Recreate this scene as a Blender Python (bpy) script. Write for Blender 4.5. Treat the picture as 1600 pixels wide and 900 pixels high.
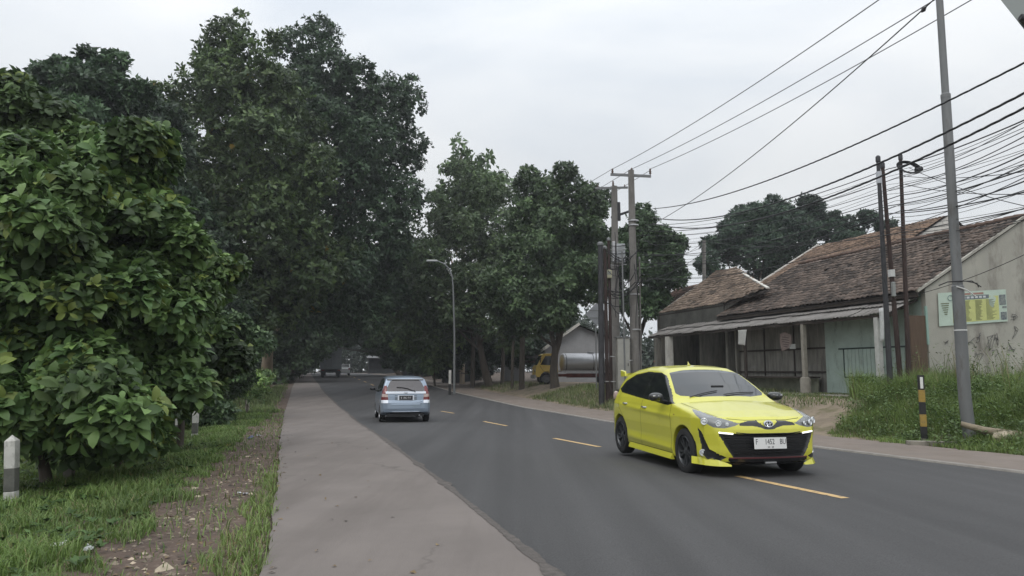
import bpy, bmesh, math, random
import numpy as np
from mathutils import Vector, Matrix, Euler
for o in list(bpy.data.objects): bpy.data.objects.remove(o)
scene = bpy.context.scene
C = scene.collection
R = math.radians
rnd = random.Random(7)
# ---------------------------------------------------------------- camera
FPX = 1155.0
PITCH = math.atan(130/FPX)
CAMH = 1.18
cam_d = bpy.data.cameras.new('camera'); cam = bpy.data.objects.new('camera', cam_d); C.objects.link(cam)
cam.location = (0, 0, CAMH); cam.rotation_euler = (math.pi/2 + PITCH, 0, 0)
cam_d.sensor_width = 36; cam_d.lens = 36*FPX/1600; cam_d.clip_start = .05; cam_d.clip_end = 3000
scene.camera = cam
# ---------------------------------------------------------------- world
w = bpy.data.worlds.new('World'); scene.world = w; w.use_nodes = True
nt = w.node_tree; nt.nodes.clear()
SUN_EL, SUN_AZ = 58, 200      # azimuth of the light source, degrees clockwise from +Y
sky = nt.nodes.new('ShaderNodeTexSky'); sky.sky_type = 'NISHITA'; sky.sun_disc = False
sky.sun_elevation = R(SUN_EL); sky.sun_rotation = R(SUN_AZ); sky.air_density = 1.2; sky.dust_density = 3
mul = nt.nodes.new('ShaderNodeVectorMath'); mul.operation = 'SCALE'; mul.inputs['Scale'].default_value = .1
nt.links.new(sky.outputs[0], mul.inputs[0])
tc = nt.nodes.new('ShaderNodeTexCoord'); mp = nt.nodes.new('ShaderNodeMapping'); mp.inputs['Scale'].default_value = (1, 1, 2.6)
nt.links.new(tc.outputs['Generated'], mp.inputs[0])
nz = nt.nodes.new('ShaderNodeTexNoise'); nz.inputs['Scale'].default_value = 1.7; nz.inputs['Detail'].default_value = 6; nz.inputs['Roughness'].default_value = .5; nz.inputs['Distortion'].default_value = .6
nt.links.new(mp.outputs[0], nz.inputs[0])
cr = nt.nodes.new('ShaderNodeValToRGB'); nt.links.new(nz.outputs[0], cr.inputs[0])
cr.color_ramp.elements[0].position = .36; cr.color_ramp.elements[0].color = (.66, .71, .77, 1)
cr.color_ramp.elements[1].position = .64; cr.color_ramp.elements[1].color = (.86, .88, .895, 1)
mx = nt.nodes.new('ShaderNodeMixRGB'); mx.inputs[0].default_value = .93
nt.links.new(mul.outputs[0], mx.inputs[1]); nt.links.new(cr.outputs[0], mx.inputs[2])
# overcast luminance: brighter towards the zenith
sx = nt.nodes.new('ShaderNodeSeparateXYZ'); nt.links.new(tc.outputs['Generated'], sx.inputs[0])
zr = nt.nodes.new('ShaderNodeMapRange'); zr.inputs[1].default_value = .25; zr.inputs[2].default_value = 1.0; zr.inputs[3].default_value = 1.0; zr.inputs[4].default_value = 2.1
nt.links.new(sx.outputs['Z'], zr.inputs[0])
zm = nt.nodes.new('ShaderNodeVectorMath'); zm.operation = 'SCALE'; nt.links.new(mx.outputs[0], zm.inputs[0]); nt.links.new(zr.outputs[0], zm.inputs['Scale'])
bg = nt.nodes.new('ShaderNodeBackground'); bg.inputs[1].default_value = 1.0
out = nt.nodes.new('ShaderNodeOutputWorld')
nt.links.new(zm.outputs[0], bg.inputs[0]); nt.links.new(bg.outputs[0], out.inputs[0])
sd = bpy.data.lights.new('sun', 'SUN'); sd.energy = .7; sd.angle = R(25); sd.color = (1, .96, .9)
so = bpy.data.objects.new('sun', sd); C.objects.link(so)
az = R(SUN_AZ); el = R(SUN_EL)
sdir = Vector((math.sin(az)*math.cos(el), math.cos(az)*math.cos(el), math.sin(el)))
so.rotation_euler = sdir.to_track_quat('Z', 'Y').to_euler(); so.location = (0, 0, 60)
scene.view_settings.view_transform = 'Standard'; scene.view_settings.look = 'None'
scene.view_settings.exposure = 0.0; scene.view_settings.gamma = 1; scene.view_settings.use_curve_mapping = False

# ---------------------------------------------------------------- ground functions
GY = [0, 8, 25, 35, 50, 65, 85, 120, 400]; GZ = [0, -.16, -.5, -.52, -.3, .1, .55, .8, .8]
def G(y): return float(np.interp(y, GY, GZ))
YY = [0, 15, 22, 40, 60, 85, 120, 400]; YZ = [.1, .12, .35, .30, .30, .75, .9, .9]
# road edges as x over y (measured on the photograph, in metres)
Ey = [-12, 0, 5, 9.2, 12, 16.2, 30.6, 56.6, 82, 120, 240]
E_SL = [1.9, -.45, -1.6, -2.85, -3.70, -5.0, -9.3, -16.7, -23.6, -34.0, -66.0]
E_AL = [3.3, 1.05, .15, -.90, -1.65, -2.76, -6.81, -14.55, -22.0, -32.6, -64.8]
E_AR = [12.6, 9.6, 8.3, 7.25, 6.5, 5.45, 1.75, -5.4, -12.7, -23.4, -57]
E_SR = [14.8, 11.8, 10.5, 9.5, 8.85, 7.75, 4.3, -2.9, -10.6, -21.5, -55]
def ex(tab, y): return float(np.interp(y, Ey, tab))
def sst(t):
    t = np.clip(t, 0, 1); return t*t*(3-2*t)
def nzf(x, y, s=0):
    return (np.sin(x*1.7+s)*np.cos(y*1.3+s*2)+.6*np.sin(x*3.9+y*2.7+s)+.4*np.sin(x*7.1-y*6.3+s*3))/2
def T(x, y):
    g = np.interp(y, GY, GZ)
    dr = x-np.interp(y, Ey, E_SR); dl = np.interp(y, Ey, E_SL)-x
    yd = np.interp(y, YY, YZ)
    z = g-.03
    z = np.where(dr > 0, (g-.03)*(1-sst(dr/3.6))+yd*sst(dr/3.6), z)
    z = np.where(dl > 0, g-.03+.0*dl-.22*sst(dl/5)+.03*np.minimum(dl, 1)*nzf(x*1.3, y*1.3), z)
    mound = .25*np.exp(-((x-15.5)/3.4)**2-((y-17.5)/3.0)**2)
    z = z+np.where(dr > 0, mound*sst(dr/2)+.02*np.minimum(dr, 1)*nzf(x, y, 2), 0)
    return z
def ray(u, v):
    cx = (u-800)/FPX; cy = (450-v)/FPX
    return Vector((cx, math.cos(PITCH)-cy*math.sin(PITCH), math.sin(PITCH)+cy*math.cos(PITCH)))
def at(u, v, Y):
    r = ray(u, v); return Vector((0, 0, CAMH))+r*(Y/r.y)
def gpt(u, v, ymax=150):
    r = ray(u, v); y = 2.0
    while y < ymax:
        x = r.x/r.y*y
        if CAMH+r.z/r.y*y < T(x, y): break
        y += .05
    return Vector((x, y, float(T(x, y))))
def tz(x, y): return float(T(x, y))
def onT(u, Y):                      # ground point seen in column u at depth Y
    r = ray(u, 600); x = r.x/r.y*Y; return Vector((x, Y, tz(x, Y)))

# ---------------------------------------------------------------- materials
MAT = {}
def _lnk(n, a, b): n.links.new(a, b)
def mat(name, col, rough=.7, metal=0, var=0., vs=3., bump=0., bs=40., col2=None, spec=.5, emit=None, coat=0, detail=5, stretch=None, attr=False, dirt=None, trans=0):
    if name in MAT: return MAT[name]
    m = bpy.data.materials.new(name); m.use_nodes = True; n = m.node_tree; b = n.nodes['Principled BSDF']
    b.inputs['Roughness'].default_value = rough; b.inputs['Metallic'].default_value = metal
    b.inputs['Specular IOR Level'].default_value = spec
    b.inputs['Coat Weight'].default_value = coat; b.inputs['Coat Roughness'].default_value = .05
    c = (*col, 1); b.inputs['Base Color'].default_value = c
    tc = n.nodes.new('ShaderNodeTexCoord'); mp = n.nodes.new('ShaderNodeMapping'); _lnk(n, tc.outputs['Object'], mp.inputs[0])
    if stretch: mp.inputs['Scale'].default_value = stretch
    src = None
    if attr:
        a = n.nodes.new('ShaderNodeAttribute'); a.attribute_name = 'Col'; src = a.outputs['Color']
    if var or col2:
        t = n.nodes.new('ShaderNodeTexNoise'); t.inputs['Scale'].default_value = vs; t.inputs['Detail'].default_value = detail
        t.inputs['Roughness'].default_value = .6
        _lnk(n, mp.outputs[0], t.inputs[0])
        r = n.nodes.new('ShaderNodeValToRGB'); _lnk(n, t.outputs[0], r.inputs[0])
        r.color_ramp.elements[0].position = .3; r.color_ramp.elements[1].position = .7
        if col2: r.color_ramp.elements[0].color = c; r.color_ramp.elements[1].color = (*col2, 1)
        else:
            r.color_ramp.elements[0].color = (*[x*(1-var) for x in col], 1); r.color_ramp.elements[1].color = (*[min(1, x*(1+var)) for x in col], 1)
        if src:
            mm = n.nodes.new('ShaderNodeMixRGB'); mm.blend_type = 'MULTIPLY'; mm.inputs[0].default_value = 1
            _lnk(n, src, mm.inputs[1]); _lnk(n, r.outputs[0], mm.inputs[2]); src = mm.outputs[0]
        else: src = r.outputs[0]
    if dirt:
        dc, ds, lo, hi, st = dirt
        mp2 = n.nodes.new('ShaderNodeMapping'); _lnk(n, tc.outputs['Object'], mp2.inputs[0]); mp2.inputs['Scale'].default_value = st
        t = n.nodes.new('ShaderNodeTexNoise'); t.inputs['Scale'].default_value = ds; t.inputs['Detail'].default_value = 8; t.inputs['Roughness'].default_value = .65
        _lnk(n, mp2.outputs[0], t.inputs[0])
        r = n.nodes.new('ShaderNodeMapRange'); _lnk(n, t.outputs[0], r.inputs[0]); r.inputs[1].default_value = lo; r.inputs[2].default_value = hi
        mm = n.nodes.new('ShaderNodeMixRGB'); _lnk(n, r.outputs[0], mm.inputs[0])
        if src: _lnk(n, src, mm.inputs[1])
        else: mm.inputs[1].default_value = c
        mm.inputs[2].default_value = (*dc, 1); src = mm.outputs[0]
    if src: _lnk(n, src, b.inputs['Base Color'])
    if bump:
        t = n.nodes.new('ShaderNodeTexNoise'); t.inputs['Scale'].default_value = bs; t.inputs['Detail'].default_value = 6
        _lnk(n, mp.outputs[0], t.inputs[0])
        bp = n.nodes.new('ShaderNodeBump'); bp.inputs['Strength'].default_value = 1; bp.inputs['Distance'].default_value = bump
        _lnk(n, t.outputs[0], bp.inputs['Height']); _lnk(n, bp.outputs[0], b.inputs['Normal'])
    if emit:
        b.inputs['Emission Color'].default_value = (*emit[0], 1); b.inputs['Emission Strength'].default_value = emit[1]
    if trans:
        o = n.nodes['Material Output']; tr = n.nodes.new('ShaderNodeBsdfTranslucent'); ms = n.nodes.new('ShaderNodeMixShader'); ms.inputs[0].default_value = trans
        if src: _lnk(n, src, tr.inputs[0])
        else: tr.inputs[0].default_value = c
        _lnk(n, b.outputs[0], ms.inputs[1]); _lnk(n, tr.outputs[0], ms.inputs[2]); _lnk(n, ms.outputs[0], o.inputs[0])
    MAT[name] = m; return m

# ---------------------------------------------------------------- mesh helpers
def link(o, parent=None):
    C.objects.link(o)
    if parent is not None: o.parent = parent
    return o
def np_mesh(name, V, F, m, parent=None, cols=None, smooth=False, normals=None, mats=None, midx=None):
    """V (n,3); F list of arrays (k,3)/(k,4)"""
    V = np.asarray(V, np.float32)
    if not isinstance(F, (list, tuple)): F = [F]
    F = [np.asarray(f, np.int32) for f in F if len(f)]
    me = bpy.data.meshes.new(name)
    me.vertices.add(len(V)); me.vertices.foreach_set('co', V.ravel())
    nl = sum(f.size for f in F); npoly = sum(len(f) for f in F)
    me.loops.add(nl); me.loops.foreach_set('vertex_index', np.concatenate([f.ravel() for f in F]))
    me.polygons.add(npoly)
    tot = np.concatenate([np.full(len(f), f.shape[1], np.int32) for f in F]); st = np.concatenate([[0], np.cumsum(tot)[:-1]]).astype(np.int32)
    me.polygons.foreach_set('loop_start', st); me.polygons.foreach_set('loop_total', tot)
    if smooth: me.polygons.foreach_set('use_smooth', np.ones(npoly, bool))
    me.update(calc_edges=True)
    if cols is not None:
        a = me.color_attributes.new('Col', 'FLOAT_COLOR', 'POINT')
        c = np.ones((len(V), 4), np.float32); c[:, :3] = cols; a.data.foreach_set('color', c.ravel())
    me.validate()
    if normals is not None: me.normals_split_custom_set_from_vertices(normals)
    me.materials.append(m)
    o = bpy.data.objects.new(name, me); return link(o, parent)
class MB:
    def __init__(s): s.v = []; s.f = []; s.c = []
    def add(s, vs, fs, M=None):
        b = len(s.v)
        for v in vs:
            v = Vector(v)
            s.v.append(M @ v if M is not None else v)
        for f in fs: s.f.append([b+i for i in f])
        return s
    def box(s, c, d, rz=0, rx=0, ry=0):
        M = Matrix.Translation(Vector(c)) @ Euler((rx, ry, rz)).to_matrix().to_4x4()
        x, y, z = [k/2 for k in d]
        vs = [(-x, -y, -z), (x, -y, -z), (x, y, -z), (-x, y, -z), (-x, -y, z), (x, -y, z), (x, y, z), (-x, y, z)]
        return s.add(vs, [(0, 3, 2, 1), (4, 5, 6, 7), (0, 1, 5, 4), (1, 2, 6, 5), (2, 3, 7, 6), (3, 0, 4, 7)], M)
    def beam(s, a, b, w, h):        # box from a to b
        a = Vector(a); b = Vector(b); d = b-a
        q = d.to_track_quat('X', 'Z'); M = Matrix.Translation((a+b)/2) @ q.to_matrix().to_4x4()
        x, y, z = d.length/2, w/2, h/2
        vs = [(-x, -y, -z), (x, -y, -z), (x, y, -z), (-x, y, -z), (-x, -y, z), (x, -y, z), (x, y, z), (-x, y, z)]
        return s.add(vs, [(0, 3, 2, 1), (4, 5, 6, 7), (0, 1, 5, 4), (1, 2, 6, 5), (2, 3, 7, 6), (3, 0, 4, 7)], M)
    def tube(s, pts, r, n=8, cap=True):
        pts = [Vector(p) for p in pts]; rs = r if isinstance(r, (list, tuple)) else [r]*len(pts)
        b = len(s.v); prev = None
        for i, p in enumerate(pts):
            d = (pts[min(i+1, len(pts)-1)]-pts[max(i-1, 0)])
            if d.length < 1e-9: d = Vector((0, 0, 1))
            d.normalize()
            if prev is None:
                a = Vector((1, 0, 0)) if abs(d.x) < .9 else Vector((0, 1, 0)); u = d.cross(a).normalized()
            else:
                u = prev-d*prev.dot(d); u.normalize()
            prev = u; vv = d.cross(u)
            for k in range(n):
                t = 2*math.pi*k/n; s.v.append(p+(u*math.cos(t)+vv*math.sin(t))*rs[i])
        for i in range(len(pts)-1):
            for k in range(n):
                a = b+i*n+k; c = b+i*n+(k+1) % n; s.f.append([a, c, c+n, a+n])
        if cap:
            s.f.append([b+k for k in range(n)][::-1]); e = b+(len(pts)-1)*n; s.f.append([e+k for k in range(n)])
        return s
    def lathe(s, prof, n=24, M=None, cap=True):      # prof: (r, z)
        b = len(s.v)
        for r, z in prof:
            for k in range(n):
                t = 2*math.pi*k/n; v = Vector((r*math.cos(t), r*math.sin(t), z)); s.v.append(M @ v if M is not None else v)
        for i in range(len(prof)-1):
            for k in range(n):
                a = b+i*n+k; c = b+i*n+(k+1) % n; s.f.append([a, c, c+n, a+n])
        if cap:
            s.f.append([b+k for k in range(n)][::-1]); e = b+(len(prof)-1)*n; s.f.append([e+k for k in range(n)])
        return s
    def prism(s, poly, d, M=None):                   # poly in local XY plane, extruded along +Z by d
        n = len(poly); vs = [(x, y, 0) for x, y in poly]+[(x, y, d) for x, y in poly]
        fs = [list(range(n))[::-1], [n+i for i in range(n)]]+[[i, (i+1) % n, n+(i+1) % n, n+i] for i in range(n)]
        return s.add(vs, fs, M)
    def quad(s, a, b, c, d): return s.add([a, b, c, d], [(0, 1, 2, 3)])
    def build(s, name, m, parent=None, smooth=False, bevel=0, loc=None, rot=None):
        me = bpy.data.meshes.new(name); me.from_pydata([tuple(v) for v in s.v], [], s.f); me.validate()
        bm = bmesh.new(); bm.from_mesh(me); bmesh.ops.recalc_face_normals(bm, faces=bm.faces); bm.to_mesh(me); bm.free()
        if smooth:
            me.polygons.foreach_set('use_smooth', [True]*len(me.polygons))
            try: me.set_sharp_from_angle(angle=R(42))
            except Exception: pass
        me.materials.append(m)
        o = bpy.data.objects.new(name, me); link(o, parent)
        if bevel:
            md = o.modifiers.new('b', 'BEVEL'); md.width = bevel; md.segments = 2; md.limit_method = 'ANGLE'
        if loc is not None: o.location = loc
        if rot is not None: o.rotation_euler = rot
        return o
def tag(o, label=None, cat=None, group=None, kind=None):
    if label: o['label'] = label
    if cat: o['category'] = cat
    if group: o['group'] = group
    if kind: o['kind'] = kind
    return o
def empty(name, loc=(0, 0, 0), rz=0, label=None, cat=None, group=None):
    o = bpy.data.objects.new(name, None); o.empty_display_size = .2; C.objects.link(o); o.location = loc; o.rotation_euler = (0, 0, rz)
    return tag(o, label, cat, group)
def copy_tree(o, parent=None):
    c = o.copy(); C.objects.link(c)
    if parent is not None: c.parent = parent; c.matrix_parent_inverse = o.matrix_parent_inverse.copy()
    for ch in list(o.children): copy_tree(ch, c)
    return c
def text(s, size, name, m, parent, M, ext=.001, align='CENTER'):
    cu = bpy.data.curves.new(name, 'FONT'); cu.body = s; cu.size = size; cu.extrude = ext; cu.align_x = align; cu.align_y = 'CENTER'
    cu.resolution_u = 2
    t = bpy.data.objects.new(name, cu); C.objects.link(t)
    dg = bpy.context.evaluated_depsgraph_get(); me = bpy.data.meshes.new_from_object(t.evaluated_get(dg))
    bpy.data.objects.remove(t); me.materials.clear(); me.materials.append(m)
    me.transform(M); o = bpy.data.objects.new(name, me); return link(o, parent)
# ================================================================ GROUND, ROAD
def axis(*segs):
    r = []
    for a, b, n in segs: r += list(np.linspace(a, b, n, endpoint=False))
    return np.array(r)
gx = axis((-900, -120, 14), (-120, -30, 40), (-30, -14, 40), (-14, 0, 110), (0, 30, 110), (30, 120, 30), (120, 901, 14))
gy = axis((-60, 1, 20), (1, 16, 130), (16, 45, 110), (45, 130, 85), (130, 1200, 25))
X, Y = np.meshgrid(gx, gy); Z = T(X, Y)
# keep the sheet below the road strips
xl = np.interp(Y, Ey, E_SL); xr = np.interp(Y, Ey, E_SR)
Z = np.where((X > xl+.12) & (X < xr-.05), np.interp(Y, GY, GZ)-.07, Z)
nY, nX = X.shape; idx = np.arange(nX*nY).reshape(nY, nX)
F = np.stack([idx[:-1, :-1].ravel(), idx[:-1, 1:].ravel(), idx[1:, 1:].ravel(), idx[1:, :-1].ravel()], 1)
gcol = mat('ground_soil', (.085, .062, .047), .95, var=.3, vs=1.5, bump=.03, bs=22, dirt=((.19, .155, .12), 9, .52, .62, (1, 1, 1)))
g = np_mesh('ground', np.stack([X.ravel(), Y.ravel(), Z.ravel()], 1), F, gcol, smooth=True); tag(g, kind='structure')
# sandy yard patches on the right, as sheets following the ground
def strip(name, m, left, right, y0, y1, n, dz, nx=6, base=G, jit=None):
    V = []; ys = np.linspace(0, 1, n)**1.6*(y1-y0)+y0
    for i, y in enumerate(ys):
        a, b = left(y), right(y)
        if jit: a += jit*(math.sin(y*2.3)+.7*math.sin(y*5.9+1)+.5*math.sin(y*13.1))*.5
        for k in range(nx):
            x = a+(b-a)*k/(nx-1)
            V.append((x, y, (base(y) if base is G else base(x, y))+dz))
    F = [(i*nx+k, i*nx+k+1, (i+1)*nx+k+1, (i+1)*nx+k) for i in range(n-1) for k in range(nx-1)]
    o = np_mesh(name, V, np.array(F), m, smooth=True); tag(o, kind='structure'); return o
def road_mat():
    m = mat('asphalt', (.058, .0565, .057), .82, var=.12, vs=.5, bump=.004, bs=180, stretch=(1, .25, 1))
    n = m.node_tree; b = n.nodes['Principled BSDF']
    # lane wear: long streaks following the road + fine aggregate speckle
    src = b.inputs['Base Color'].links[0].from_socket
    tc = n.nodes.new('ShaderNodeTexCoord'); mp = n.nodes.new('ShaderNodeMapping'); mp.inputs['Rotation'].default_value = (0, 0, R(-16)); mp.inputs['Scale'].default_value = (1.6, .035, 1)
    n.links.new(tc.outputs['Object'], mp.inputs[0])
    t = n.nodes.new('ShaderNodeTexNoise'); t.inputs['Scale'].default_value = 1.3; t.inputs['Detail'].default_value = 4; n.links.new(mp.outputs[0], t.inputs[0])
    mr = n.nodes.new('ShaderNodeMapRange'); mr.inputs[1].default_value = .3; mr.inputs[2].default_value = .7; mr.inputs[3].default_value = .76; mr.inputs[4].default_value = 1.18
    n.links.new(t.outputs[0], mr.inputs[0])
    t2 = n.nodes.new('ShaderNodeTexNoise'); t2.inputs['Scale'].default_value = 90; t2.inputs['Detail'].default_value = 2; n.links.new(tc.outputs['Object'], t2.inputs[0])
    mr2 = n.nodes.new('ShaderNodeMapRange'); mr2.inputs[1].default_value = .3; mr2.inputs[2].default_value = .7; mr2.inputs[3].default_value = .72; mr2.inputs[4].default_value = 1.3
    n.links.new(t2.outputs[0], mr2.inputs[0])
    m1 = n.nodes.new('ShaderNodeMath'); m1.operation = 'MULTIPLY'; n.links.new(mr.outputs[0], m1.inputs[0]); n.links.new(mr2.outputs[0], m1.inputs[1])
    vm = n.nodes.new('ShaderNodeVectorMath'); vm.operation = 'SCALE'; n.links.new(src, vm.inputs[0]); n.links.new(m1.outputs[0], vm.inputs['Scale'])
    n.links.new(vm.outputs[0], b.inputs['Base Color']); return m
ASPH = road_mat()
CONC = mat('shoulder_concrete', (.175, .152, .138), .92, var=.10, vs=1.0, bump=.004, bs=80, dirt=((.125, .107, .095), 1.3, .45, .8, (1.6, .16, 1)))
def cracks(m, sc, wd, amt, dark):
    n = m.node_tree; b = n.nodes['Principled BSDF']; src = b.inputs['Base Color'].links[0].from_socket; tc = n.nodes.new('ShaderNodeTexCoord')
    nz_ = n.nodes.new('ShaderNodeTexNoise'); nz_.inputs['Scale'].default_value = 2.5; n.links.new(tc.outputs['Object'], nz_.inputs[0])
    vm = n.nodes.new('ShaderNodeVectorMath'); vm.operation = 'MULTIPLY_ADD'; n.links.new(nz_.outputs['Color'], vm.inputs[0]); vm.inputs[1].default_value = (.6, .6, 0); n.links.new(tc.outputs['Object'], vm.inputs[2])
    vo = n.nodes.new('ShaderNodeTexVoronoi'); vo.feature = 'DISTANCE_TO_EDGE'; vo.inputs['Scale'].default_value = sc; n.links.new(vm.outputs[0], vo.inputs['Vector'])
    mr = n.nodes.new('ShaderNodeMapRange'); mr.inputs[1].default_value = 0; mr.inputs[2].default_value = wd; mr.inputs[3].default_value = amt; mr.inputs[4].default_value = 0; n.links.new(vo.outputs['Distance'], mr.inputs[0])
    # only some stretches are cracked
    n2 = n.nodes.new('ShaderNodeTexNoise'); n2.inputs['Scale'].default_value = .35; n.links.new(tc.outputs['Object'], n2.inputs[0]); m2 = n.nodes.new('ShaderNodeMapRange'); m2.inputs[1].default_value = .48; m2.inputs[2].default_value = .6; n.links.new(n2.outputs[0], m2.inputs[0])
    mu = n.nodes.new('ShaderNodeMath'); mu.operation = 'MULTIPLY'; n.links.new(mr.outputs[0], mu.inputs[0]); n.links.new(m2.outputs[0], mu.inputs[1])
    mm = n.nodes.new('ShaderNodeMixRGB'); n.links.new(mu.outputs[0], mm.inputs[0]); n.links.new(src, mm.inputs[1]); mm.inputs[2].default_value = (*dark, 1); n.links.new(mm.outputs[0], b.inputs['Base Color'])
cracks(CONC, .38, .010, .6, (.08, .07, .06)); cracks(ASPH, .22, .006, .45, (.035, .035, .036))
CONC2 = mat('right_shoulder_concrete', (.20, .165, .14), .92, var=.15, vs=1.1, bump=.006, bs=50, dirt=((.17, .135, .105), 2.5, .5, .7, (1, .4, 1)))
strip('road', ASPH, lambda y: ex(E_AL, y), lambda y: ex(E_AR, y), -11, 235, 260, 0, 8)
ls = strip('left_shoulder', CONC, lambda y: ex(E_SL, y)-.01, lambda y: ex(E_AL, y)-.0+.10, -11, 235, 700, .012, 8, jit=.022)
rs = strip('right_shoulder', CONC2, lambda y: ex(E_AR, y), lambda y: ex(E_SR, y)+.1, -11, 235, 400, .008, 6)
# thin raised edge of the right shoulder
KERB = mat('kerb_concrete', (.28, .26, .235), .9, var=.2, vs=6, bump=.004, bs=60)
V = []; F = []
ys = np.linspace(2, 60, 200)
for y in ys:
    x = ex(E_AR, y); z = G(y)
    V += [(x-.02, y, z-.02), (x-.02, y, z+.03), (x+.11, y, z+.03), (x+.11, y, z-.02)]
for i in range(len(ys)-1):
    for k in range(3): F.append((i*4+k, i*4+k+1, i*4+k+5, i*4+k+4))
tag(np_mesh('kerb', V, np.array(F), KERB), kind='structure')
# asphalt / concrete joint on the left: crumbly broken edge strip
BRK = mat('broken_edge', (.10, .088, .08), .95, var=.3, vs=14, bump=.01, bs=50)
def broken_edge():
    V = []; F = []; ys = np.arange(3, 60, .06)
    for i, y in enumerate(ys):
        x = ex(E_AL, y); a = .012+.05*max(0, math.sin(y*1.7+2*math.sin(y*.6)))*abs(math.sin(y*7.3+math.sin(y*3)))+rnd.random()*.016
        V += [(x+.06-a, y, G(y)+.016), (x+.08+a*1.2, y, G(y)+.016)]
    for i in range(len(ys)-1): F.append((2*i, 2*i+1, 2*i+3, 2*i+2))
    tag(np_mesh('road_edge', V, np.array(F), BRK), kind='structure')
broken_edge()
# centre line dashes
PAINT = mat('line_paint', (.56, .38, .17), .7, var=.15, vs=8, dirt=((.10, .095, .09), 14, .56, .66, (1, 1, 1)))
dash_px = [((1152, 744), (1321, 779)), ((866, 685), (937, 698.5)), ((756, 658.5), (792, 665.5)), ((689, 642.5), (709, 645.8)), ((646, 631.5), (660, 634.3))]
def gproad(u, v):
    r = ray(u, v); y = 2.0
    while y < 150 and CAMH+r.z/r.y*y > G(y): y += .02
    return Vector((r.x/r.y*y, y, G(y)))
V = []; F = []
for (a, b) in dash_px:
    p = gproad(*a); q = gproad(*b); d = (q-p); n = Vector((-d.y, d.x, 0)).normalized()*.055
    for k in range(7):
        c = p.lerp(q, k/6); c.z = G(c.y)+.004
        V += [c-n, c+n]
    b0 = len(V)-14
    for k in range(6): F.append((b0+2*k, b0+2*k+1, b0+2*k+3, b0+2*k+2))
# further dashes continue along the centre
for y in np.arange(42, 130, 6.5):
    for k in range(2):
        yy = y+k*2.6; c = Vector(((ex(E_AL, yy)+ex(E_AR, yy))/2, yy, G(yy)+.006)); V += [c-Vector((.06, 0, 0)), c+Vector((.06, 0, 0))]
    b0 = len(V)-4; F.append((b0, b0+1, b0+3, b0+2))
tag(np_mesh('road_markings', V, np.array(F), PAINT), kind='structure')
# dirt footpath left of the shoulder (stones and mud)
DIRT = mat('path_mud', (.095, .066, .050), .95, var=.35, vs=2.2, bump=.05, bs=9, dirt=((.17, .13, .10), 13, .55, .66, (1, 1, 1)))
pl = [gpt(*p) for p in [(60, 960), (190, 860), (285, 770), (350, 710), (385, 672), (425, 645), (452, 612)]]
pr = [gpt(*p) for p in [(290, 960), (345, 860), (395, 775), (437, 720), (446, 690), (452, 650), (462, 612)]]
def pf(P): ys = [p.y for p in P]; xs = [p.x for p in P]; return lambda y: float(np.interp(y, ys, xs))
plf, prf = pf(pl), pf(pr)
strip('footpath', DIRT, lambda y: plf(y)-.25, lambda y: min(prf(y)+.2, ex(E_SL, y)-.02), 3, 60, 500, .012, 14, base=tz, jit=.25)
# sandy driveway and yard on the right
SAND = mat('yard_sand', (.22, .175, .125), .95, var=.25, vs=1.6, bump=.02, bs=12, dirt=((.13, .115, .06), 1.3, .5, .62, (1, 1, 1)))
strip('yard', SAND, lambda y: ex(E_SR, y)-.0+.08, lambda y: ex(E_SR, y)+float(np.interp(y, [15, 17, 19, 30, 60], [.15, 1.2, 6, 9, 9])), 16, 62, 160, .012, 16, base=tz, jit=.3)
# ================================================================ CARS (bodies grown from an implicit surface)
def smax(a, b, k):
    h = np.maximum(k-np.abs(a-b), 0)/k; return np.maximum(a, b)+h*h*k/4
def poly_sdf(P, x, y):
    P = np.asarray(P, float); d = np.full(x.shape, 1e9); s = np.ones(x.shape)
    n = len(P)
    for i in range(n):
        a = P[i]; b = P[i-1]; ex_, ey_ = b-a; wx = x-a[0]; wy = y-a[1]
        t = np.clip((wx*ex_+wy*ey_)/(ex_*ex_+ey_*ey_+1e-12), 0, 1)
        dx = wx-ex_*t; dy = wy-ey_*t; d = np.minimum(d, dx*dx+dy*dy)
        c1 = y >= a[1]; c2 = y < b[1]; c3 = ex_*wy > ey_*wx
        s = np.where((c1 & c2 & c3) | (~c1 & ~c2 & ~c3), -s, s)
    return s*np.sqrt(d)
def near_edge(P, x, y):
    """nearest point on the polygon outline"""
    P = np.asarray(P, float); best = np.full(x.shape, 1e9); bx = x.copy(); by = y.copy()
    for i in range(len(P)):
        a = P[i]; e = P[i-1]-a; t = np.clip(((x-a[0])*e[0]+(y-a[1])*e[1])/(e@e+1e-12), 0, 1)
        px = a[0]+e[0]*t; py = a[1]+e[1]*t; d = np.hypot(x-px, y-py); k = d < best
        best = np.where(k, d, best); bx = np.where(k, px, bx); by = np.where(k, py, by)
    return best, bx, by
class Field2:
    def __init__(s, P, lo, hi, h=.01):
        s.lo = lo; s.h = h; xs = np.arange(lo[0], hi[0], h); ys = np.arange(lo[1], hi[1], h)
        A, B = np.meshgrid(xs, ys, indexing='ij'); s.g = poly_sdf(P, A, B)
    def __call__(s, x, y):
        u = np.clip((x-s.lo[0])/s.h, 0, s.g.shape[0]-1.001); v = np.clip((y-s.lo[1])/s.h, 0, s.g.shape[1]-1.001)
        i = u.astype(int); j = v.astype(int); fu = u-i; fv = v-j; g = s.g
        return g[i, j]*(1-fu)*(1-fv)+g[i+1, j]*fu*(1-fv)+g[i, j+1]*(1-fu)*fv+g[i+1, j+1]*fu*fv
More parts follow.
